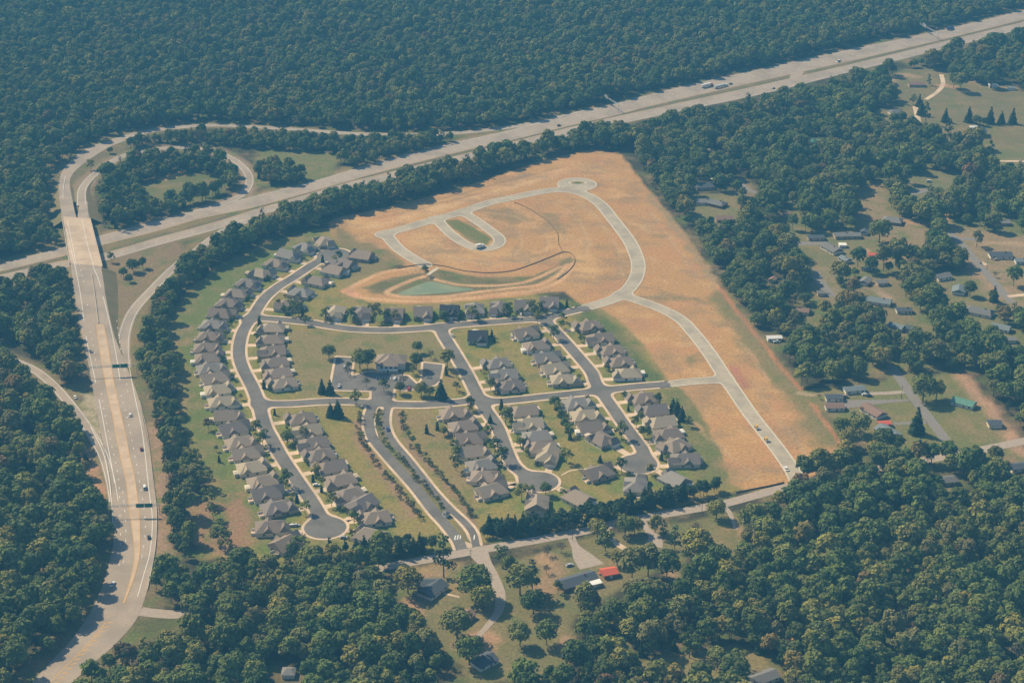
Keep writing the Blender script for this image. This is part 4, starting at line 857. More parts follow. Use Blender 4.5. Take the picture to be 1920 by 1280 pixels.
def pine_lobes(seed, rad, top, low):
    r = np.random.default_rng(seed); L_ = []
    for i in range(10): u = i/9; th = i*2.4; rr_ = rad*.6*(1-u*.7); L_.append((rr_*math.cos(th), rr_*math.sin(th), low+(top-low)*u, rad*(.45-.2*u), rad*.33))
    return L_
TREES = {}   # kind: (crown mesh, trunk mesh, nominal diameter, height)
for k in range(5): TREES['b%d' % k] = (leaf_crown('crown', broad(20+k, 5.3+.25*k, 15+k*.7, 2.2+.5*(k % 3), 10+k), 11, 1.25, 'broadleaf_foliage', 20+k), trunk_mesh(9, .32, 4, k, 3), 10.5+.5*k, 15+k*.7)
for k in range(2): TREES['o%d' % k] = (leaf_crown('crown', broad(40+k, 5.7, 12.5, 1.6, 14), 14, .95, 'broadleaf_foliage', 40+k), trunk_mesh(6, .38, 5, 40+k, 3), 11, 11.5)
for k in range(2): TREES['y%d' % k] = (leaf_crown('crown', broad(60+k, 2.2, 6.0, .8, 7), 42, .55, 'broadleaf_foliage', 60+k), trunk_mesh(2.6, .12, 3, 60+k, .9), 3.8, 5.4)
for k in range(2): TREES['c%d' % k] = (cone_crown('crown', 3.0, 9.5+k, .4, 'conifer_foliage', 70+k), trunk_mesh(3, .2, 0, 70+k, 1), 6, 9.5)
TREES['h0'] = (leaf_crown('crown', broad(72, 2.9, 9.5, .5, 13), 26, .75, 'conifer_foliage', 72), trunk_mesh(3, .2, 0, 72, 1), 5.8, 9.5)
TREES['n0'] = (cone_crown('crown', 1.0, 4.6, .2, 'conifer_foliage', 80, 6, 60), trunk_mesh(1, .08, 0, 80, .5), 2.0, 4.6)
TREES['p0'] = (leaf_crown('crown', pine_lobes(90, 4.8, 18, 5), 15, .9, 'conifer_foliage', 90), trunk_mesh(15, .28, 4, 90, 2), 8, 19)
TREES['p1'] = (leaf_crown('crown', pine_lobes(91, 4.4, 16, 3.5), 15, .9, 'conifer_foliage', 91), trunk_mesh(14, .26, 4, 91, 2), 7.5, 17)
TREES['r0'] = (leaf_crown('crown', broad(95, 3.6, 8, 1.8, 9), 5, .75, 'bare_foliage', 95), trunk_mesh(5, .2, 7, 95, 2.6), 7, 8)
TREES['s0'] = (leaf_crown('crown', [(0, 0, .75, .95, .75), (.5, .3, .6, .6, .6), (-.5, -.2, .55, .6, .55)], 34, .4, 'shrub_foliage', 96), None, 2.1, 1.5)
TREES['s1'] = (leaf_crown('crown', [(0, 0, 1.1, 1.1, 1.1), (.6, .3, .8, .7, .8), (-.5, -.4, .8, .8, .8), (0, .6, 1.6, .6, .6)], 28, .45, 'shrub_foliage', 97), None, 2.6, 2.2)
NAME = dict(h='conifer_tree', b='broadleaf_tree', o='broadleaf_tree', y='young_tree', c='conifer_tree', n='conifer_tree', p='pine_tree', r='bare_tree', s='shrub')
def plant(kind, x, y, s, rz, label, cat, group, sz=1.0):
    cm, tm, dd, hh = TREES[kind]
    if tm is None:
        o = link(bpy.data.objects.new(NAME[kind[0]], cm)); o.location = (x, y, 0); o.rotation_euler = (0, 0, rz); o.scale = (s, s, s*sz); return tag(o, label, cat, group)
    e = empty(NAME[kind[0]], (x, y, 0), rz); e.scale = (s, s, s*sz); tag(e, label, cat, group)
    for nm, me in (('trunk', tm), ('crown', cm)): o = link(bpy.data.objects.new(nm, me)); o.parent = e
    return e

HP = np.array([(h[0], h[1]) for h in HOUSES])
def near_house(x, y):
    d = np.hypot(HP[:, 0]-x, HP[:, 1]-y); return int(d.argmin()), d.min()
used = {}
def size_word(k, s): d = TREES[k][2]*s; return 'large' if d > 9 else ('medium' if d > 4.5 else 'small')
KW = dict(b='leafy tree', o='round tree', y='leafy tree', c='cone-shaped evergreen', n='narrow evergreen', p='tall pine', r='thin-crowned tree', s='shrub')
CATW = dict(b='tree', o='tree', y='small tree', c='conifer', n='conifer', p='conifer', r='tree', s='shrub')
def yard(kind, px, py, s=1.0, label=None, group='trees in the gardens'):
    x, y, _ = P(px, py); k = kind+str(rr.randrange(2)) if kind in 'oycp' else (kind+str(rr.randrange(5)) if kind == 'b' else kind+'0')
    if label is None:
        i, d = near_house(x, y); label = '%s %s by the %s' % (size_word(k, s), KW[kind], HOUSES[i][3])
        c_ = used.get(label, 0); used[label] = c_+1
    return plant(k, x, y, s*rr.uniform(.93, 1.07)*({'o': 1.2, 'b': 1.15, 'y': 1.3, 'c': 1.45, 'n': 1.35, 'p': 1.25}.get(kind, 1.1)*(1.2 if 'older' in group and kind in 'obcp' else 1)), rr.uniform(0, 6.3), label, CATW[kind], group)
# the clubhouse green
for kind, px, py, s, lab in [('o', 675, 692, 1.05, 'left of two big leafy trees beside the clubhouse'), ('b', 690, 696, 1.0, 'right of two big leafy trees beside the clubhouse'), ('o', 617, 672, .72, 'round tree at the upper corner of the left car park'),
    ('b', 783, 662, .55, 'upper of two trees right of the clubhouse'), ('b', 781, 693, .72, 'lower of two trees right of the clubhouse'), ('r', 808, 672, .8, 'thin-leaved tree above the right car park'), ('b', 839, 690, .85, 'dark broad tree overhanging the middle street'),
    ('n', 837, 703, 1.1, 'narrow evergreen just below the dark broad tree'), ('r', 856, 708, .8, 'thin-crowned tree on the kerb of the middle street'), ('c', 827, 747, 1.15, 'broad cone-shaped evergreen at the corner of the clubhouse green'), ('y', 856, 733, 1.0, 'lone young tree on the grass point by the middle street'),
    ('o', 790, 742, .75, 'wide low tree below the right car park'), ('o', 805, 744, .6, 'low tree left of the broad cone-shaped evergreen'), ('o', 750, 738, .62, 'tree in the grass between the club entrance and the red car'), ('r', 757, 722, .9, 'rust-tinged thin tree beside the crescent car park'), ('y', 720, 735, 1.5, 'small dark tree in the middle of the club entrance'),
    ('r', 687, 725, .95, 'thin tree at the left mouth of the crescent car park'), ('r', 652, 703, .8, 'thin tree on the island of the left car park'), ('c', 604, 737, .8, 'left of two cone-shaped evergreens below the left car park'), ('c', 619, 738, .8, 'right of two cone-shaped evergreens below the left car park'),
    ('y', 668, 757, 1.5, 'pale young tree overhanging the lower cross street'), ('c', 620, 781, .85, 'left of a pair of tall evergreens below the cross street'), ('c', 634, 782, 1.0, 'right of a pair of tall evergreens below the cross street'), ('r', 797, 706, .7, 'thin tree on the right car park island'), ('y', 655, 692, .9, 'small tree by the curb of the left car park'), ('y', 776, 702, 1.1, 'small tree at the curb right of the clubhouse')]:
    yard(kind, px, py, s, lab, 'trees around the clubhouse')
for kind, px, py, s in [('y', 1062, 868, 1.5), ('y', 855, 882, 1.6), ('y', 856, 858, 1.4), ('y', 852, 844, 1.1), ('o', 832, 816, .5), ('n', 820, 806, 1.0), ('n', 800, 812, 1.0), ('y', 881, 768, 1.3), ('o', 1040, 764, .62), ('y', 948, 797, 1.8), ('n', 940, 768, 1.2), ('o', 976, 838, .5),
    ('y', 928, 843, 1.2), ('y', 915, 820, 1.4), ('y', 940, 868, 1.6), ('c', 919, 792, .45), ('c', 1269, 780, .95), ('c', 1278, 788, .8), ('c', 1262, 768, .7), ('y', 1290, 800, 1.0), ('c', 1125, 866, .45), ('y', 1165, 883, 1.4), ('y', 1165, 822, 1.6), ('y', 1232, 757, 1.2), ('y', 391, 805, 1.3), ('y', 366, 876, 1.7), ('y', 372, 892, 1.7),
    ('y', 385, 915, 1.8), ('y', 391, 946, 1.7), ('y', 400, 974, 1.6), ('y', 412, 1022, 1.8), ('y', 423, 1028, 1.7), ('o', 539, 832, .62), ('y', 480, 812, 1.4), ('y', 493, 835, 1.5), ('y', 536, 915, 1.7), ('n', 557, 942, 1.0), ('y', 572, 963, 1.2), ('n', 411, 866, .8), ('y', 405, 846, .6), ('y', 664, 984, 1.4), ('y', 978, 938, 1.6), ('o', 1023, 928, .62), ('y', 996, 927, .9),
    ('o', 548, 1040, .55), ('y', 560, 1036, 1.6), ('o', 596, 1049, .6), ('c', 620, 1052, 1.05), ('c', 649, 1046, .9), ('n', 568, 596, 1.1), ('n', 487, 612, 1.3), ('y', 549, 590, 1.7), ('y', 560, 592, 1.6), ('o', 533, 588, .5), ('n', 515, 778, .8), ('n', 495, 728, 1.0), ('y', 593, 893, 1.3), ('n', 587, 903, .8), ('n', 603, 922, .8), ('y', 622, 950, 1.4), ('n', 636, 928, .8), ('n', 605, 492, 1.0), ('y', 636, 488, 1.2), ('y', 571, 822, 1.2),
    ('y', 1008, 606, 1.4), ('y', 1038, 636, 1.5), ('y', 1055, 604, 1.1), ('y', 1053, 616, 1.0), ('o', 833, 600, .55), ('o', 862, 598, .42), ('y', 884, 600, 1.6), ('y', 951, 592, 1.5), ('y', 997, 590, 1.7), ('y', 1014, 585, 1.3), ('n', 1063, 576, 1.0), ('n', 922, 632, .9), ('n', 927, 640, .7), ('y', 740, 603, 1.3), ('y', 658, 602, 1.6), ('y', 704, 602, 1.9), ('y', 725, 600, 1.2), ('y', 610, 600, 1.5), ('y', 573, 610, 1.1), ('y', 920, 732, 1.5), ('y', 797, 517, 1.2), ('n', 1178, 770, .7), ('y', 1193, 800, 1.3), ('y', 1207, 822, 1.3), ('n', 1240, 862, .9), ('y', 1219, 888, 1.0), ('y', 1170, 748, .9)]:
    yard(kind, px, py, s)
for k in range(9):
    yard('y' if k % 2 else 'c', 1044+k*3.1, 768+k*7.0, 1.2 if k % 2 else .42, 'one of the evergreens in the dark row between two back gardens', 'evergreen row between the back gardens')
# front-garden shrubs and small trees of every house
for i, (x, y, rz, sh, kd) in enumerate(HOUSES):
    c_, s_ = math.cos(rz), math.sin(rz)
    for j, (lx, ly) in enumerate([(rr.uniform(2, 6)*(1 if kd % 2 == 0 else -1), DP/2+rr.uniform(-1.5, 2.5)), ((6.5)*(1 if kd % 2 == 0 else -1), DP/2-rr.uniform(0, 3)), (rr.choice([-1, 1])*rr.uniform(7.3, 8), rr.uniform(-9, 4))]):
        X, Y = x+c_*lx-s_*ly, y+s_*lx+c_*ly
        if field_at(FA, X, Y) < 2.6: continue
        if j == 0 and i % 2 == 0: plant('y%d' % (i % 4 // 2), X, Y, rr.uniform(.7, 1.15), rr.uniform(0, 6), 'small tree before the %s' % sh, 'small tree', 'trees in the front gardens')
        elif i % 3 != 2 or j == 1: plant('s%d' % rr.randrange(2), X, Y, rr.uniform(.7, 1.2), rr.uniform(0, 6), 'shrub beside the %s' % sh, 'shrub', 'shrubs against the house walls')
# boulevard planting
def along(px, step):
    c = crom(W(px)); L_ = np.linalg.norm(np.diff(c, axis=0), axis=1).sum(); return resample(np.c_[c, c[:, :1]*0], int(L_/step))[0]
for pts, nm, st in (([(672, 775), (674, 800), (680, 832), (708, 874), (742, 915), (775, 958), (788, 972)], 'left verge', 4.2), ([(708, 776), (706, 800), (722, 832), (765, 876), (806, 924), (832, 956)], 'median', 5.0), ([(752, 772), (756, 800), (775, 838), (804, 868), (835, 905), (866, 940), (882, 968)], 'right verge', 4.4)):
    for q in along(pts, st):
        if rr.random() < .12: continue
        kk = 's1' if rr.random() < .7 else 'y%d' % rr.randrange(2)
        plant(kk, q[0]+rr.gauss(0, .9), q[1]+rr.gauss(0, .9), rr.uniform(1.1, 2.0) if kk[0] == 's' else rr.uniform(.6, 1.0), rr.uniform(0, 6), 'one of the bushes planted along the %s of the entrance boulevard' % nm, 'shrub' if kk[0] == 's' else 'small tree', 'bushes along the boulevard %s' % nm)
# evergreen screens along the country road
for pts, nm, st in (([(908, 1004), (1000, 998), (1100, 982), (1200, 957), (1300, 932), (1345, 922)], 'right of the entrance', 3.5), ([(915, 998), (1000, 989), (1100, 971), (1200, 947), (1290, 925)], 'right of the entrance', 4.2), ([(672, 1044), (720, 1042), (770, 1038), (812, 1030)], 'left of the entrance', 3.6), ([(680, 1034), (730, 1033), (790, 1028)], 'left of the entrance', 5.5)):
    for q in along(pts, st):
        plant('h0' if rr.random() < .62 else 'c%d' % rr.randrange(2), q[0]+rr.gauss(0, 1.0), q[1]+rr.gauss(0, 1.4), rr.uniform(.8, 1.35), rr.uniform(0, 6), 'one of the dark evergreens screening the country road, %s' % nm, 'conifer', 'evergreen screen %s' % nm)
# older neighbourhood and bottom gardens
for kind, px, py, s, lab in [('p', 832, 1082, 1.05, 'tallest pine, standing alone by the country road left of the junction'), ('o', 765, 1112, .95, 'round tree left of the slate L-shaped house'), ('o', 890, 1122, 1.25, 'big shade tree left of the south road'), ('o', 905, 1140, .9, 'shade tree below the big one on the south road'), ('y', 940, 1055, 1.6, 'upper of two small round trees right of the junction'), ('o', 953, 1070, .6, 'lower of two small round trees right of the junction'),
    ('o', 975, 1115, 1.15, 'big dark tree right of the south road'), ('p', 998, 1112, .85, 'pine among the big dark trees right of the south road'), ('o', 1000, 1150, .9, 'dark tree at the lower end of the clump right of the south road'), ('r', 1030, 1130, .8, 'thin tree on the slope beside the dark clump'), ('r', 1026, 1042, .8, 'bare-looking tree left of the gravel yard entrance'), ('r', 1052, 1035, .8, 'bare-looking tree inside the curve of the gravel drive'),
    ('r', 1025, 1075, .75, 'round thin tree above its own shadow left of the long ranch'), ('y', 1046, 1112, 1.1, 'small ball-shaped tree below the long ranch house'), ('o', 1120, 1008, .72, 'round dark tree between the gravel yard and the road'), ('y', 1135, 1032, 1.9, 'small dark tree on the verge below the round dark one'), ('o', 1157, 1060, .55, 'small dark tree above the orange-red carport'), ('o', 1172, 1003, .72, 'left tree of the clump between the two drives'), ('o', 1190, 1000, .7, 'right tree of the clump between the two drives'),
    ('b', 1228, 998, .65, 'upper dark tree right of the second drive'), ('p', 1244, 1010, .6, 'pine right of the second drive'), ('p', 1265, 1030, .6, 'pointed pine left of the wide oak'), ('o', 1343, 972, .72, 'round tree in front of the country road bend'), ('r', 1303, 1000, 1.0, 'thin round tree on the open verge'), ('o', 1308, 1055, 1.35, 'very wide oak below the open verge'), ('o', 1345, 1070, 1.0, 'oak at the right of the very wide oak'), ('b', 1215, 1080, 1.1, 'big tree in front of the long brown-grey house'), ('b', 1185, 1085, .95, 'tree left of the one before the brown-grey house'), ('b', 1250, 1088, 1.0, 'tree right of the one before the brown-grey house'),
    ('o', 857, 1195, 1.15, 'dark round tree over the brown barn'), ('o', 975, 1210, .8, 'round tree on the lower lawn at the bottom centre'), ('b', 1025, 1208, .8, 'dark reddish tree beside the lower lawn'), ('o', 880, 1245, .95, 'round tree at the left edge of the bottom lawn'), ('y', 1292, 1232, 2.0, 'upper lone tree in the bottom clearing'), ('o', 1345, 1252, .7, 'dark tree in the right half of the bottom clearing'), ('c', 1425, 1222, .75, 'cone-shaped tree at the right of the bottom clearing'), ('y', 1385, 1255, 1.6, 'small tree just above the pale-roofed house at the bottom'),
    ('c', 1718, 812, 1.05, 'cone-shaped tree beside the lower neighbourhood street'), ('o', 1730, 752, 1.1, 'wide dark tree at the top of the lawn'), ('o', 1755, 748, .9, 'second wide dark tree at the top of the lawn'), ('o', 1575, 815, .75, 'left tree of the dark clump below the white sheds'), ('p', 1598, 805, .6, 'pointed pine of the clump below the white sheds'), ('o', 1612, 815, .85, 'right tree of the dark clump below the white sheds'), ('o', 1588, 838, .75, 'light green tree below the dark clump'), ('o', 1655, 842, .95, 'dark tree overhanging the grey-blue roof'), ('o', 1680, 845, .7, 'tree right of the one overhanging the grey-blue roof'), ('r', 1616, 772, .5, 'reddish small tree at the corner of the brown-roofed house'), ('r', 1536, 748, .45, 'small bare tree left of the white sheds'),
    ('c', 1772, 229, .85, 'leftmost cone-shaped tree on the upper field'), ('c', 1816, 229, .95, 'second cone-shaped tree on the upper field'), ('o', 1830, 234, .62, 'round tree between the cone-shaped ones on the upper field'), ('o', 1842, 236, .55, 'lower round tree between the cone-shaped ones'), ('c', 1856, 232, 1.0, 'third cone-shaped tree on the upper field'), ('c', 1877, 232, .85, 'fourth cone-shaped tree on the upper field'), ('c', 1898, 232, .9, 'rightmost cone-shaped tree on the upper field'),
    ('b', 1800, 172, .9, 'left big tree along the top of the upper field'), ('b', 1788, 165, .75, 'tree behind the left big tree of the upper field'), ('o', 1858, 165, 1.1, 'flat-topped tree with a shadow on the upper field'), ('p', 1741, 160, .55, 'tree right of the red-brown roofed house'), ('c', 1723, 200, .75, 'upper of three dark conifers in the column by the dirt drive'), ('c', 1727, 216, .95, 'middle of three dark conifers in the column by the dirt drive'), ('p', 1735, 232, .8, 'lowest dark conifer of the column by the dirt drive'), ('r', 1679, 187, .7, 'bare tree on the grass below the red-brown roof'), ('y', 1712, 197, 1.4, 'small bush-like tree at the dirt drive'),
    ('b', 1683, 385, 1.0, 'tall bright tree left of the upper road'), ('b', 1797, 360, .75, 'dark upright tree in the upper yard'), ('o', 1730, 418, 1.25, 'wide oak over the bare red ground'), ('o', 1758, 428, .85, 'oak right of the wide one over bare red ground'), ('o', 1648, 455, 1.3, 'big dark tree behind the white-gabled outbuilding'), ('b', 1680, 498, 1.1, 'upright tree left of the tan yard'), ('o', 1765, 490, 1.3, 'widest dark tree left of the neighbourhood road'), ('o', 1705, 545, 1.3, 'large tree in the heart of the neighbourhood'), ('o', 1720, 555, 1.1, 'second large tree in the heart of the neighbourhood'), ('o', 1747, 582, 1.35, 'very large tree below the hollow'), ('o', 1572, 525, 1.0, 'leafy tree right of the lower end of the side lane'), ('b', 1608, 500, .75, 'dark tree between the ranch and the sheds'), ('o', 1818, 555, .75, 'dark tree over the pale blue-grey house'), ('c', 1863, 565, .75, 'small fir beside the neighbourhood road'), ('y', 1831, 462, 2.0, 'lone round tree on the corner above the slate ranch'), ('r', 1865, 520, .6, 'hedge-like tree beside the road on red earth'), ('b', 1900, 535, .8, 'tall tree at the right edge beside the road')]:
    yard(kind, px, py, s, lab, 'separate trees of the older neighbourhood')

for kind, px, py, s_, lab in [('o', 232, 520, .6, 'leftmost of the scrub trees in the wedge below the bridge'), ('o', 250, 510, .75, 'tallest of the scrub trees in the wedge below the bridge'), ('b', 268, 503, .6, 'upper right scrub tree in the wedge below the bridge'), ('o', 243, 529, .5, 'lowest scrub tree in the wedge below the bridge'), ('y', 210, 492, 1.2, 'small bush-like tree close to the bridge abutment'), ('o', 207, 276+12, .5, 'small round tree between the two ramp curves'), ('y', 170, 318, 1.3, 'bush-like tree between the two ramp curves')]:
    yard(kind, px, py, s_, lab, 'scrub trees around the interchange')
# ------------------------------------------------------------------ the woods
def T(y): return y
WOODS = [
 ('the wood beyond the motorway', [(-140, -75), (2060, -75), (2060, -12), (1920, 13), (1860, 26), (1757, 52), (1640, 76), (1540, 99), (1440, 121), (1320, 146), (1212, 172), (1160, 186), (1060, 208), (960, 232), (850, 244), (740, 245), (620, 240), (555, 236), (470, 231), (410, 228), (360, 229), (300, 234), (248, 244), (198, 258), (148, 280), (112, 308), (103, 340), (107, 400), (114, 455), (60, 472), (0, 487), (-140, 520)], .16, .86),
 ('the strip between ramp and motorway', [(242, 274), (300, 262), (420, 256), (560, 262), (640, 270), (850, 262), (853, 266), (800, 280), (720, 297), (640, 292), (600, 288), (480, 280), (400, 272), (300, 270), (245, 284)], .25, .66),
 ('the strip between ramp and motorway', [(482, 312), (520, 314), (585, 338), (578, 345), (500, 350), (482, 335)], .2, .7), ('the strip between ramp and motorway', [(630, 306), (700, 297), (712, 311), (650, 317)], .2, .7),
 ('the loop of the ramp', [(184, 372), (188, 345), (215, 318), (260, 304), (330, 298), (400, 302), (435, 320), (446, 343), (435, 360), (400, 374), (330, 398), (260, 422), (205, 436), (196, 425)], .35, .85),
 ('the triangle left of the arterial road', [(-140, 552), (0, 545), (60, 532), (130, 532), (134, 570), (146, 620), (152, 665), (148, 720), (122, 722), (80, 682), (30, 652), (0, 642), (-140, 628)], .3, .95),
 ('the dense wood left of the arterial road', [(-140, 680), (0, 695), (45, 715), (85, 742), (118, 780), (150, 830), (166, 875), (178, 925), (198, 985), (206, 1015), (196, 1060), (184, 1098), (163, 1138), (128, 1190), (60, 1272), (20, 1345), (-140, 1345)], .12, 1.0),
 ('the belt along the motorway', [(335, 535), (360, 500), (420, 458), (520, 418), (620, 386), (720, 358), (850, 325), (960, 297), (1060, 270), (1170, 250), (1178, 282), (1110, 277), (1010, 298), (930, 321), (850, 350), (740, 384), (640, 404), (600, 422), (525, 443), (478, 462), (430, 487), (393, 510), (362, 540)], .3, .8),
 ('the belt between arterial and houses', [(342, 530), (356, 535), (338, 560), (322, 590), (305, 625), (315, 665), (336, 712), (330, 745), (338, 780), (336, 830), (356, 870), (372, 912), (350, 935), (356, 980), (362, 1035), (335, 1062), (322, 1030), (317, 990), (314, 950), (318, 920), (310, 870), (302, 830), (288, 790), (278, 740), (266, 690), (266, 645), (280, 600), (300, 560)], .2, .8),
 ('the wood along the bottom left', [(285, 1115), (300, 1088), (380, 1078), (500, 1070), (600, 1062), (700, 1052), (735, 1048), (728, 1080), (700, 1100), (735, 1130), (755, 1165), (800, 1200), (830, 1240), (845, 1345), (70, 1345), (140, 1305), (190, 1268), (240, 1240), (300, 1222), (350, 1205), (350, 1152), (340, 1138)], .12, .95),
 ('the great wood at the bottom right', [(1395, 1050), (1388, 1015), (1410, 985), (1445, 955), (1500, 925), (1560, 912), (1640, 900), (1750, 885), (1850, 870), (2060, 850), (2060, 1345), (940, 1345), (960, 1300), (1010, 1275), (1060, 1258), (1088, 1235), (1075, 1190), (1095, 1150), (1160, 1128), (1240, 1115), (1300, 1090), (1370, 1085)], .1, .95),
 ('the wood above the country road, right', [(1500, 900), (1560, 868), (1600, 862), (1700, 858), (1840, 858), (1760, 872), (1680, 880), (1560, 900)], .1, .9),
 ('the wooded neighbourhood at right', [(1180, 262), (1240, 240), (1320, 220), (1400, 206), (1500, 182), (1580, 165), (1660, 143), (1740, 116), (1800, 99), (1920, 76), (2060, 48), (2060, 830), (1920, 815), (1870, 760), (1820, 705), (1770, 688), (1720, 700), (1600, 718), (1500, 722), (1455, 662), (1395, 588), (1345, 518), (1316, 465), (1268, 402), (1218, 342), (1184, 292)], .1, 1.22),
]
road_lines = [(W(mid(I_UP_T, I_LO_B)), 24), (W(RAMP_N), 8), (W(LOOP), 9), (W(RAMP_SE), 9), (W(RAMP_W), 7), (W(mid(ART_W, ART_E)), 17), (W(SOUTH_RD), 8)] + [(W(t[0]), 5.0) for t in TRACKS]
def shrink(p, k): p = W(p); c = p.mean(0); return c+(p-c)*k
clearW = [shrink(p, (1.0 if i < 4 or i == 7 or i == 10 else .9) if 0 < i < 12 else 1) for i, (p, c) in enumerate(CLEAR)]+[W([(262, 350), (290, 334), (350, 324), (405, 330), (422, 348), (396, 366), (330, 386), (266, 386)])]
cand = []
for nm, poly, con, sc in WOODS:
    p = W(poly); sp_ = 8.4*sc; x0, y0 = p.min(0); x1, y1 = p.max(0)
    a, b_ = np.meshgrid(np.arange(x0, x1, sp_), np.arange(y0, y1, sp_*.9)); a = a+((np.arange(a.shape[0]) % 2)*sp_/2)[:, None]
    a = a+rng.uniform(-.4, .4, a.shape)*sp_; b_ = b_+rng.uniform(-.4, .4, b_.shape)*sp_
    k = inside(a, b_, p) & (rng.random(a.shape) > .05); a, b_ = a[k], b_[k]
    for rl, wd in road_lines: kk = seg_dist(a, b_, rl) > wd; a, b_ = a[kk], b_[kk]
    if nm in ('the wooded neighbourhood at right', 'the great wood at the bottom right', 'the loop of the ramp', 'the wood along the bottom left'):
        for c in clearW: kk = ~inside(a, b_, c); a, b_ = a[kk], b_[kk]
    for t in TRACKS:
        if t[0][0][0] > 1300:
            for sh_ in (9, 17, 24): kk = seg_dist(a, b_, W(t[0])-np.array([0, sh_])) > 6; a, b_ = a[kk], b_[kk]
    for q in OLDW:
        dx, dy = a-q[0], b_-q[1]; kk = ~((np.hypot(dx, dy) < 13) | ((np.abs(dx) < 11) & (dy < 0) & (dy > -30))); a, b_ = a[kk], b_[kk]
    d = b_*cp+H*sp; px_ = 960+a/d*F; kk = (px_ > -90) & (px_ < 2010); a, b_ = a[kk], b_[kk]
    stand = vnoise(a, b_, 90, 77)+vnoise(a, b_, 35, 78)*.6
    for x, y, s_ in zip(a, b_, stand):
        if nm == 'the wooded neighbourhood at right':
            u_, v_, _q = pix(x, y)
            if u_ > 1480 and 330 < v_ < 700 and rng.random() < .03: continue
        if nm == 'the wooded neighbourhood at right': k_ = rng.choice(['b0', 'b2', 'b4', 'o0', 'o1', 'o0', 'o1', 'p0']); s = rng.uniform(.6, 1.2)*sc*(1.0 if rng.random() < .75 else 1.3)*(.8 if k_[0] in 'bp' else 1)
        elif rng.random() < .012: k_ = 'r0'; s = rng.uniform(1.2, 1.8)
        elif rng.random() < con+max(0, s_)*.35: k_ = rng.choice(['p0', 'p1', 'c1']); s = rng.uniform(.8, 1.15)*sc*(1.2 if 'belt' in nm else 1)
        else: k_ = rng.choice(['b0', 'b1', 'b2', 'b3', 'b4', 'b1', 'b2']); s = (rng.uniform(.62, 1.2) if rng.random() < .8 else rng.uniform(1.2, 1.5))*sc*(1.25 if 'belt along' in nm else (1.02 if 'belt' in nm else 1))
        cand.append((x, y, k_, s*.94, nm))
print('forest trees', len(cand))
# the largest in view stand alone, the rest of the woods are one mass
def seen(c): u, v, q = pix(c[0], c[1], TREES[c[2]][3]*c[3]*.7); return 8 < u < 1912 and 8 < v < 1272
score = [(TREES[c[2]][2]*c[3]*pix(c[0], c[1])[2] if seen(c) else 0, i) for i, c in enumerate(cand)]; score.sort(reverse=True)
NB = 300-sum(1 for o in COL.objects if o.get('category') == 'tree')
solo = set(); nb = nc = 0
NC = 300-sum(1 for o in COL.objects if o.get('category') == 'conifer')
for s_, i in score:
    c = cand[i]
    if s_ <= 0: break
    if c[2][0] in 'bo':
        if nb < NB: nb += 1; solo.add(i)
    elif nc < NC: nc += 1; solo.add(i)
    if nb >= NB and nc >= NC: break
for i in solo:
    x, y, k_, s, nm = cand[i]
    if k_[0] in 'bo': plant(k_, x, y, s, rng.uniform(0, 6.28), 'one of the broad-crowned trees in %s' % nm, 'tree', 'broad-crowned trees in %s' % nm, rng.uniform(.85, 1.15))
    else: plant(k_, x, y, s, rng.uniform(0, 6.28), 'one of the dark pointed pines in %s' % nm, 'conifer', 'dark pines in %s' % nm, rng.uniform(.85, 1.15))
rest = [cand[i] for i in range(len(cand)) if i not in solo]
kinds = sorted(set(c[2] for c in rest))
me = bpy.data.meshes.new('woodland'); me.vertices.add(len(rest)); me.vertices.foreach_set('co', np.array([(c[0], c[1], 0) for c in rest], np.float32).ravel())
for an, ty, dat in (('kindi', 'INT', [kinds.index(c[2]) for c in rest]), ('sc', 'FLOAT', [c[3] for c in rest]), ('hz', 'FLOAT', list(rng.uniform(.85, 1.2, len(rest)))), ('rot', 'FLOAT', list(rng.uniform(0, 6.28, len(rest))))):
    a_ = me.attributes.new(an, ty, 'POINT'); a_.data.foreach_set('value', np.array(dat, np.int32 if ty == 'INT' else np.float32))
wo = link(bpy.data.objects.new('woodland', me)); wo['kind'] = 'stuff'; wo['label'] = 'dense mixed woodland filling the land around the roads and houses'; wo['category'] = 'woodland'
ng = bpy.data.node_groups.new('woodland', 'GeometryNodeTree'); ng.interface.new_socket('Geometry', in_out='INPUT', socket_type='NodeSocketGeometry'); ng.interface.new_socket('Geometry', in_out='OUTPUT', socket_type='NodeSocketGeometry')
N = ng.nodes; K = ng.links; gi = N.new('NodeGroupInput'); go = N.new('NodeGroupOutput'); jn = N.new('GeometryNodeJoinGeometry')
def attr(nm, ty='FLOAT'): a_ = N.new('GeometryNodeInputNamedAttribute'); a_.data_type = ty; a_.inputs['Name'].default_value = nm; return a_.outputs['Attribute']
ki, sc_, hz_, ro_ = attr('kindi', 'INT'), attr('sc'), attr('hz'), attr('rot')
cr_ = N.new('ShaderNodeCombineXYZ'); K.new(ro_, cr_.inputs[2]); ml = N.new('ShaderNodeMath'); ml.operation = 'MULTIPLY'; K.new(sc_, ml.inputs[0]); K.new(hz_, ml.inputs[1])
cs_ = N.new('ShaderNodeCombineXYZ'); K.new(sc_, cs_.inputs[0]); K.new(sc_, cs_.inputs[1]); K.new(ml.outputs[0], cs_.inputs[2])
srcs = {}
for o in COL.objects:
    if o.type == 'MESH' and o.name.split('.')[0] in ('crown', 'trunk') and o.parent and o.parent.type == 'EMPTY':
        srcs.setdefault(o.data.name, o)
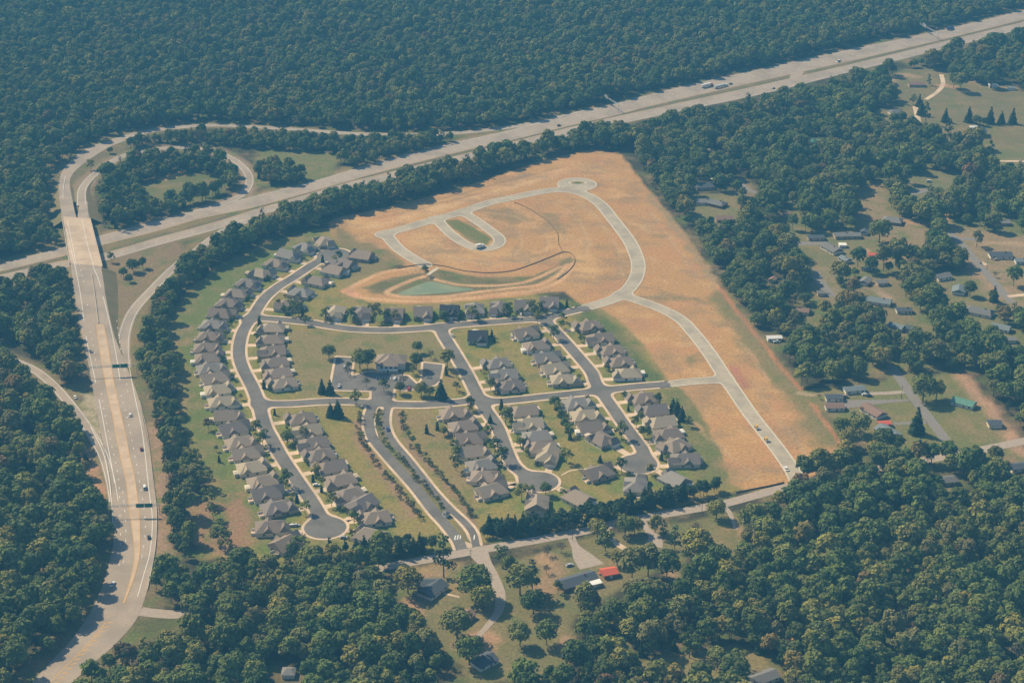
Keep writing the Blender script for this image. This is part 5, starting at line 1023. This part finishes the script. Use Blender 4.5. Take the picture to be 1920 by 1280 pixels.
for i, k_ in enumerate(kinds):
    for me_ in TREES[k_][:2]:
        if me_.name not in srcs: continue
        oi = N.new('GeometryNodeObjectInfo'); oi.transform_space = 'ORIGINAL'; oi.inputs['Object'].default_value = srcs[me_.name]; oi.inputs['As Instance'].default_value = True
        eq = N.new('FunctionNodeCompare'); eq.data_type = 'INT'; eq.operation = 'EQUAL'; K.new(ki, eq.inputs[2]); eq.inputs[3].default_value = i
        ip = N.new('GeometryNodeInstanceOnPoints'); K.new(gi.outputs[0], ip.inputs['Points']); K.new(eq.outputs[0], ip.inputs['Selection']); K.new(oi.outputs['Geometry'], ip.inputs['Instance']); K.new(cr_.outputs[0], ip.inputs['Rotation']); K.new(cs_.outputs[0], ip.inputs['Scale']); K.new(ip.outputs[0], jn.inputs[0])
K.new(jn.outputs[0], go.inputs[0]); md = wo.modifiers.new('woodland', 'NODES'); md.node_group = ng

# ------------------------------------------------------------------ vehicles
def wheels(e, L_, w_, r, xs):
    for x in xs:
        for s in (-1, 1): MB().tube((x, s*(w_/2-.22), r), (x, s*(w_/2+.02), r), r, r, 10).build('wheel', 'tyre', e)
def car(px, py, heading, color, label, kind='car', z=.25, L_=4.7, group=None):
    x, y, _ = P(px, py, z+.7); w_ = 1.9; e = empty({'car': 'car', 'van': 'van', 'pickup': 'pickup_truck'}[kind], (x, y, z), heading); tag(e, label, kind if kind != 'pickup' else 'pickup truck', group)
    c = 'car_'+color; m_ = MB(); hl = L_/2
    hb = .95 if kind == 'car' else 1.05
    prof = [(-hl, .35), (-hl, hb-.08), (-hl+.3, hb), (hl*.45, hb), (hl-.15, hb-.2), (hl, hb-.35), (hl, .35)]
    v = [(a, -w_/2, b_) for a, b_ in prof]+[(a, w_/2, b_) for a, b_ in prof]; n_ = len(prof)
    m_.add(v, [tuple(range(n_-1, -1, -1))[::-1], tuple(range(2*n_-1, n_-1, -1))]+[(k, n_+k, n_+(k+1) % n_, (k+1) % n_) for k in range(n_)]); m_.build('body', c, e)
    tz = {'car': 1.48, 'van': 2.1, 'pickup': 1.75}[kind]; x0, x1 = {'car': (-hl*.72, hl*.38), 'van': (-hl*.96, hl*.55), 'pickup': (-.3, hl*.42)}[kind]
    gl = MB(); gl.add([(x0, -w_/2+.06, hb), (x1+.5, -w_/2+.06, hb), (x1+.5, w_/2-.06, hb), (x0, w_/2-.06, hb), (x0+.3, -w_/2+.25, tz-.05), (x1-.1, -w_/2+.25, tz-.05), (x1-.1, w_/2-.25, tz-.05), (x0+.3, w_/2-.25, tz-.05)], [(0, 1, 5, 4), (1, 2, 6, 5), (2, 3, 7, 6), (3, 0, 4, 7)]).build('windows', 'glass', e)
    MB().box(x0+.2, x1, -w_/2+.18, w_/2-.18, tz-.05, tz+.04).build('roof', c, e)
    if kind == 'pickup': MB().box(-hl+.1, -.5, -w_/2, -w_/2+.1, hb, hb+.35).box(-hl+.1, -.5, w_/2-.1, w_/2, hb, hb+.35).box(-hl, -hl+.1, -w_/2, w_/2, hb, hb+.35).build('cargo_bed', c, e)
    for s in (-1, 1): MB().box(hl-.02, hl+.04, s*.65-.18, s*.65+.18, .6, .78).build('headlight', 'trim_white', e)
    wheels(e, L_, w_, .34, (-hl*.62, hl*.62)); return e
def semi(px, py, heading, cab, trailer, label, tank=False, z=.1, L_=15):
    x, y, _ = P(px, py, 2); e = empty('lorry', (x, y, z), heading); tag(e, label, 'lorry')
    if tank: MB().tube((-L_/2, 0, 2.3), (L_/2-3.4, 0, 2.3), 1.3, 1.3, 14).build('tank', trailer, e)
    else: MB().box(-L_/2, L_/2-3.2, -1.3, 1.3, 1.1, 4.0).build('trailer', trailer, e)
    MB().box(L_/2-2.6, L_/2-.4, -1.2, 1.2, .6, 3.0).box(L_/2-.4, L_/2+.7, -1.1, 1.1, .6, 1.7).build('cab', cab, e); MB().box(L_/2-.42, L_/2-.3, -1.0, 1.0, 1.8, 2.7).build('windscreen', 'glass', e)
    MB().box(-L_/2, L_/2-2.5, -.5, .5, .7, 1.08).build('chassis', 'tyre', e); wheels(e, L_, 2.5, .5, (-L_/2+1, -L_/2+2.3, L_/2-3.6, L_/2-.6)); return e
def hd(a, b):  # heading from pixel a to pixel b
    p, q = P(*a), P(*b); return math.atan2(q[1]-p[1], q[0]-p[0])
hI = hd((1200, 205), (1500, 130)); hA = hd((290, 1000), (262, 780))
semi(1326, 160, hI, 'car_red', 'white_metal', 'white box lorry at the back of the trio on the motorway', L_=16)
semi(1352, 161, hI, 'car_white', 'white_metal', 'white tanker lorry driving beside the white box lorry', tank=True, L_=19)
semi(1782, 53, hI, 'car_blue', 'car_blue', 'blue lorry passing under the far sign gantry', L_=11)
semi(900, 461, hd((880, 470), (930, 457)), 'car_white', 'white_metal', 'white work lorry parked at the end of the unfinished loop', L_=8.5)
car(1370, 157, hI, 'black', 'dark car just ahead of the tanker lorry on the motorway'); car(1572, 115, hI+math.pi, 'white', 'white van alone on the motorway right of the lorries', 'van', L_=6); car(1450, 165, hI, 'silver', 'pale car on the lower motorway carriageway near the crossover'); car(1048, 235, hI, 'black', 'dark car alone on the motorway above the dirt field')
car(244, 777, hA, 'white', 'white car, uppermost on the arterial road'); car(265, 841, hA, 'maroon', 'dark red car on the arterial road below the upper sign'); car(271, 913, hA, 'white', 'white van just above the lower green sign', 'van', L_=5.6); car(279, 1006, hA, 'black', 'black car below the lower green sign'); car(211, 1094, hd((222, 1060), (195, 1120)), 'white', 'white pickup near the bottom junction of the arterial', 'pickup', L_=5.8); car(141, 744, hd((135, 735), (150, 760)), 'white', 'white car parked on the verge of the left ramp')
car(848, 629, hd((845, 625), (860, 655)), 'silver', 'silver car at the top corner of the middle street'); car(727, 804, hd((725, 790), (727, 815)), 'blue', 'dark blue car driving down the entrance boulevard'); car(593, 908, hd((590, 908), (620, 906)), 'white', 'white car on a drive right of the curved street'); car(549, 984, 0, 'white', 'left of two white cars on the drive by the lower turning circle'); car(555, 983.5, 0.2, 'silver', 'right of two pale cars on the drive by the lower turning circle'); car(644, 1006, .1, 'silver', 'silver car on the drive below the lower turning circle')
car(1157+62, 877, .15, 'white', 'white van standing in the right-hand turning circle', 'van', L_=6.2); car(852, 598, 1.4, 'red', 'red car in front of the black-roofed house', L_=4.4); car(646, 687, 1.5, 'silver', 'silver car in the left club car park'); car(636, 723, 1.5, 'white', 'white pickup at the bottom of the left club car park', 'pickup'); car(767, 728, 1.5, 'red', 'dark red car right of the club entrance'); car(740, 709, 1.5, 'white', 'white car in front of the clubhouse'); car(631, 598, 1.5, 'white', 'white car before the leftmost house of the upper row'); car(977, 589, 1.6, 'white', 'white car before a house near the right end of the upper row')
car(1068, 1058, .4, 'silver', 'silver car parked beside the long ranch house', L_=5); car(1622, 739, 0, 'white', 'white car parked beside the black one near the sheds'); car(1630, 741, 0, 'black', 'black car parked beside the white one near the sheds'); car(1583, 743, .1, 'tan', 'tan camper van beside the upper white shed', 'van', L_=6.5); car(1630, 534, .1, 'maroon', 'maroon pickup in front of the small grey building', 'pickup', L_=5.5); car(1456, 640, .2, 'white', 'white pickup below the white trailer', 'pickup', L_=5.4)
car(1474, 878, hd((1460, 850), (1485, 885)), 'white', 'white pickup near the foot of the unfinished road', 'pickup', L_=6, z=.1); car(1641, 492, 1.3, 'white', 'white caravan standing below the salmon-roofed shed', 'van', L_=6.5); car(1626, 505, .1, 'white', 'white van parked across the yard below the shed', 'van', L_=8); car(1742, 340, 0, 'white', 'white van under the reddish tree in the upper yard', 'van', L_=5.5); car(1868, 486, .2, 'tan', 'tan car in front of the slate-roofed ranch')
def roller(px, py, label):
    x, y, _ = P(px, py, 1); e = empty('road_roller', (x, y, .1), hd((1410, 780), (1440, 820))); tag(e, label, 'road roller', 'rollers on the unfinished road')
    MB().tube((2, -1, .75), (2, 1, .75), .75, .75, 14).build('drum', 'steel', e); MB().box(-2, .8, -.8, .8, .8, 1.7).build('body', 'car_yellow', e); MB().box(.8, 2, -1.15, -1.0, .6, .95).box(.8, 2, 1.0, 1.15, .6, .95).build('frame', 'car_yellow', e)
    for sx in (-.9, .7):
        for sy in (-.75, .75): MB().tube((sx, sy, 1.7), (sx, sy, 2.8), .05, .05, 5).build('post', 'tyre', e)
    MB().box(-1.1, .9, -.9, .9, 2.8, 2.9).build('canopy', 'car_yellow', e)
    for s in (-1, 1): MB().tube((-1.3, s*.6, .7), (-1.3, s*1.0, .7), .7, .7, 12).build('wheel', 'tyre', e)
roller(1419, 801, 'upper of two yellow rollers on the unfinished road'); roller(1437, 824, 'lower of two yellow rollers on the unfinished road')

# ------------------------------------------------------------------ sign gantries
def gantry(a, b, panels, label, zb=7.2, front=-1, pm='sign_green', z0=0.0):
    p, q = np.array(P(*a)), np.array(P(*b)); L_ = np.linalg.norm((q-p)[:2]); e = empty('sign_gantry', (p[0], p[1], z0), math.atan2(q[1]-p[1], q[0]-p[0])); tag(e, label, 'sign gantry')
    for x in (0, L_):
        MB().tube((x, 0, 0), (x, 0, zb+1.2), .25, .2, 8).build('post', 'steel', e)
    tr = MB()
    for z in (zb, zb+1.2):
        for y in (-.4, .4): tr.tube((0, y, z), (L_, y, z), .09, .09, 5)
    n_ = int(L_/2)
    for k in range(n_):
        for y in (-.4, .4): tr.tube((k*L_/n_, y, zb if k % 2 else zb+1.2), ((k+1)*L_/n_, y, zb+1.2 if k % 2 else zb), .06, .06, 4)
    tr.build('truss', 'steel', e)
    for x0, x1, h in panels:
        s = MB().box(x0, x1, front*.62-.06, front*.62+.06, zb+.6-h/2, zb+.6+h/2).build('sign_panel', pm, e)
        if pm == 'sign_green':
            yy = front*.69; bz = zb+.6-h/2+.08; tz = zb+.6+h/2-.08
            MB().box(x0+.08, x1-.08, yy-.005, yy+.005, bz, bz+.1).box(x0+.08, x1-.08, yy-.005, yy+.005, tz-.1, tz).box(x0+.08, x0+.18, yy-.005, yy+.005, bz+.1, tz-.1).box(x1-.18, x1-.08, yy-.005, yy+.005, bz+.1, tz-.1).build('border', 'trim_white', s)
            MB().box(x0-.1, x0, front*1.4-.05, front*1.4+.05, zb+.6-h/2-.2, zb+.6-h/2-.1)
    return e
def wx(a, b, px1, px2, zz, py):  # distance along the gantry of two photo columns
    p, q = np.array(P(*a))[:2], np.array(P(*b))[:2]; u = (q-p)/np.linalg.norm(q-p); return [float(np.dot(np.array(P(x, py, zz))[:2]-p, u)) for x in (px1, px2)]
g1 = ((166, 706), (257, 701)); x0, x1 = wx(*g1, 211, 240, 7.8, 683); gantry(*g1, [(x0, (x0+x1)/2-.1, 3.0), ((x0+x1)/2+.1, x1, 3.3)], 'upper gantry over the arterial road with two green signs')
g2 = ((204, 968), (300, 965)); x0, x1 = wx(*g2, 256, 287, 7.8, 943); gantry(*g2, [(x0, (x0+x1)/2-.1, 3.0), ((x0+x1)/2+.1, x1, 3.0)], 'lower gantry over the arterial road with two green signs')
gantry((1126, 190), (1160, 211), [(9, 15, 4.5)], 'grey sign gantry over the motorway near the dirt field', zb=8, front=1, pm='steel'); gantry((1722, 56), (1758, 76), [(9, 17, 5)], 'farthest grey sign gantry over the motorway', zb=8, front=1, pm='steel')

# ------------------------------------------------------------------ poles, fences, small things
def pole(px, py, label, h=11):
    x, y, _ = P(px, py); e = empty('utility_pole', (x, y, 0)); tag(e, label, 'utility pole', 'wooden poles along the roads'); MB().tube((0, 0, 0), (0, 0, h), .17, .12, 7).build('mast', 'bark', e); MB().box(-1.2, 1.2, -.07, .07, h-1, h-.85).build('crossarm', 'bark', e)
pole(883, 1058, 'wooden pole beside the junction with the south road'); pole(1073, 1012, 'wooden pole at the entrance of the gravel yard'); pole(1316, 962, 'wooden pole on the verge near the road bend'); pole(1690, 748, 'wooden pole at the top of the lower neighbourhood street'); pole(1850, 506, 'wooden pole beside the neighbourhood road'); pole(1175, 978, 'wooden pole by the drive of the brown-grey house')
def fence(px, h, m_, label, nm='fence', step=3.0):
    c = crom(W(px)); c, L_ = resample(np.c_[c, c[:, :1]*0], int(np.linalg.norm(np.diff(c, axis=0), axis=1).sum()/step)+2); e = empty(nm, (c[0][0], c[0][1], 0)); tag(e, label, 'fence')
    vs = []; fs = []; nr = normals(c)
    for i, q in enumerate(c):
        o = nr[i]*.06; a = (q[0]-c[0][0], q[1]-c[0][1])
        vs += [(a[0]-o[0], a[1]-o[1], .05), (a[0]+o[0], a[1]+o[1], .05), (a[0]+o[0], a[1]+o[1], h), (a[0]-o[0], a[1]-o[1], h)]
        if i: k = 4*i; fs += [(k-4, k, k+3, k-1), (k-3, k-2, k+2, k+1), (k-1, k+3, k+2, k-2)]
    mesh('screen', vs, fs, m_, e); pm_ = MB()
    for i in range(0, len(c), max(1, len(c)//60)): a = (c[i][0]-c[0][0], c[i][1]-c[0][1]); MB().tube((a[0], a[1], 0), (a[0], a[1], h+.2), .09, .09, 5).build('post', m_, e)
fence([(964, 380), (985, 388), (1008, 402), (1030, 418), (1045, 437), (1047, 455), (1055, 473)], .7, 'fence_dark', 'dark silt fence curving across the bare hillside')
fence([(1055, 473), (1030, 483), (1000, 495), (960, 508), (915, 512), (870, 508), (835, 500), (800, 496), (770, 499), (745, 504)], .7, 'fence_dark', 'dark silt fence along the upper bank of the basin')
fence([(1056, 473), (1068, 474), (1077, 484), (1076, 496), (1062, 512), (1045, 524)], .7, 'fence_dark', 'dark silt fence rounding the right end of the basin')
fence([(1380, 924), (1410, 918), (1450, 910), (1470, 905)], 1.1, 'fence_dark', 'dark fence along the country road below the bare lots')
fence([(262, 752), (270, 785), (278, 822), (288, 905), (294, 958), (293, 1012), (288, 1050), (277, 1105)], .8, 'white_metal', 'steel guardrail along the right edge of the arterial road', 'guardrail', 4)
fence([(186, 812), (197, 850), (206, 900), (209, 930)], .8, 'white_metal', 'steel guardrail beside the left ramp', 'guardrail', 4)
for a, b, c_, d_ in ((1253, 1040, 6, 'blue_tarp'),): 
    x, y, _ = P(a+5, b+5, .5); e = tag(MB().add([(-3.2, -1, 0), (3.2, -1, 0), (3.6, 0, .7), (3.2, 1, 0), (-3.2, 1, 0), (-3.6, 0, .7), (-2.8, 0, 1.1), (2.8, 0, 1.1)], [(0, 1, 2, 7, 6, 5), (3, 4, 5, 6, 7, 2), (0, 4, 3, 1)]).build('covered_boat', 'blue_tarp'), 'boat under a turquoise cover beside the brown-grey house', 'boat'); e.location = (x, y, 0); e.rotation_euler = (0, 0, .2)
x, y, _ = P(1126, 1073, 1); e = empty('picnic_table', (x, y, 0), .3); tag(e, 'red-topped table between the pale shed and the carport', 'table'); MB().box(-1.4, 1.4, -.8, .8, .72, .82).build('top', 'red_metal', e); [MB().box(s*1-.06, s*1+.06, -.7, .7, 0, .72).build('leg', 'bark', e) for s in (-1, 1)]; [MB().box(-1.4, 1.4, s*1.2-.15, s*1.2+.15, .42, .48).build('seat', 'bark', e) for s in (-1, 1)]
x, y, _ = P(1722, 634, 1); e = empty('parasol', (x, y, 0)); tag(e, 'bright yellow parasol among the neighbourhood trees', 'parasol'); MB().tube((0, 0, 0), (0, 0, 2.6), .05, .05, 6).build('pole', 'steel', e); MB().tube((0, 0, 2.1), (0, 0, 2.9), 2.1, .1, 10).build('canopy', 'car_yellow', e)
for k, (a, b) in enumerate([(1316, 328), (1322, 332), (1328, 336), (1334, 337), (1340, 338), (1338, 342)]):
    x, y, _ = P(a, b, .5); m_ = MB(); r = random.Random(k); c8 = [(sx*(1+r.random()*.6), sy*(.9+r.random()*.5), z*(.7+r.random()*.5)) for z in (0, 1.6) for sx, sy in ((-1, -1), (1, -1), (1, 1), (-1, 1))]
    m_.add(c8, [(0, 3, 2, 1), (4, 5, 6, 7), (0, 1, 5, 4), (1, 2, 6, 5), (2, 3, 7, 6), (3, 0, 4, 7)]); o = m_.build('rubble_heap', 'white_metal'); o.location = (x, y, 0); tag(o, 'one of the pale heaps of rubble above the shaded slate house', 'rubble heap', 'pale rubble heaps in the trees')

# ------------------------------------------------------------------ the air between the camera and the ground
m = bpy.data.materials.new('haze'); m.use_nodes = True; n = m.node_tree; n.nodes.remove(n.nodes['Principled BSDF']); pv = n.nodes.new('ShaderNodeVolumePrincipled')
pv.inputs['Color'].default_value = (.14, .51, .92, 1); pv.inputs['Density'].default_value = 0.000165; pv.inputs['Anisotropy'].default_value = 0.0
n.links.new(pv.outputs[0], n.nodes['Material Output'].inputs['Volume']); MATS['haze'] = m
hz = MB().box(-6100, 6100, -1600, 9100, -1, 640).build('haze', 'haze'); hz['kind'] = 'stuff'
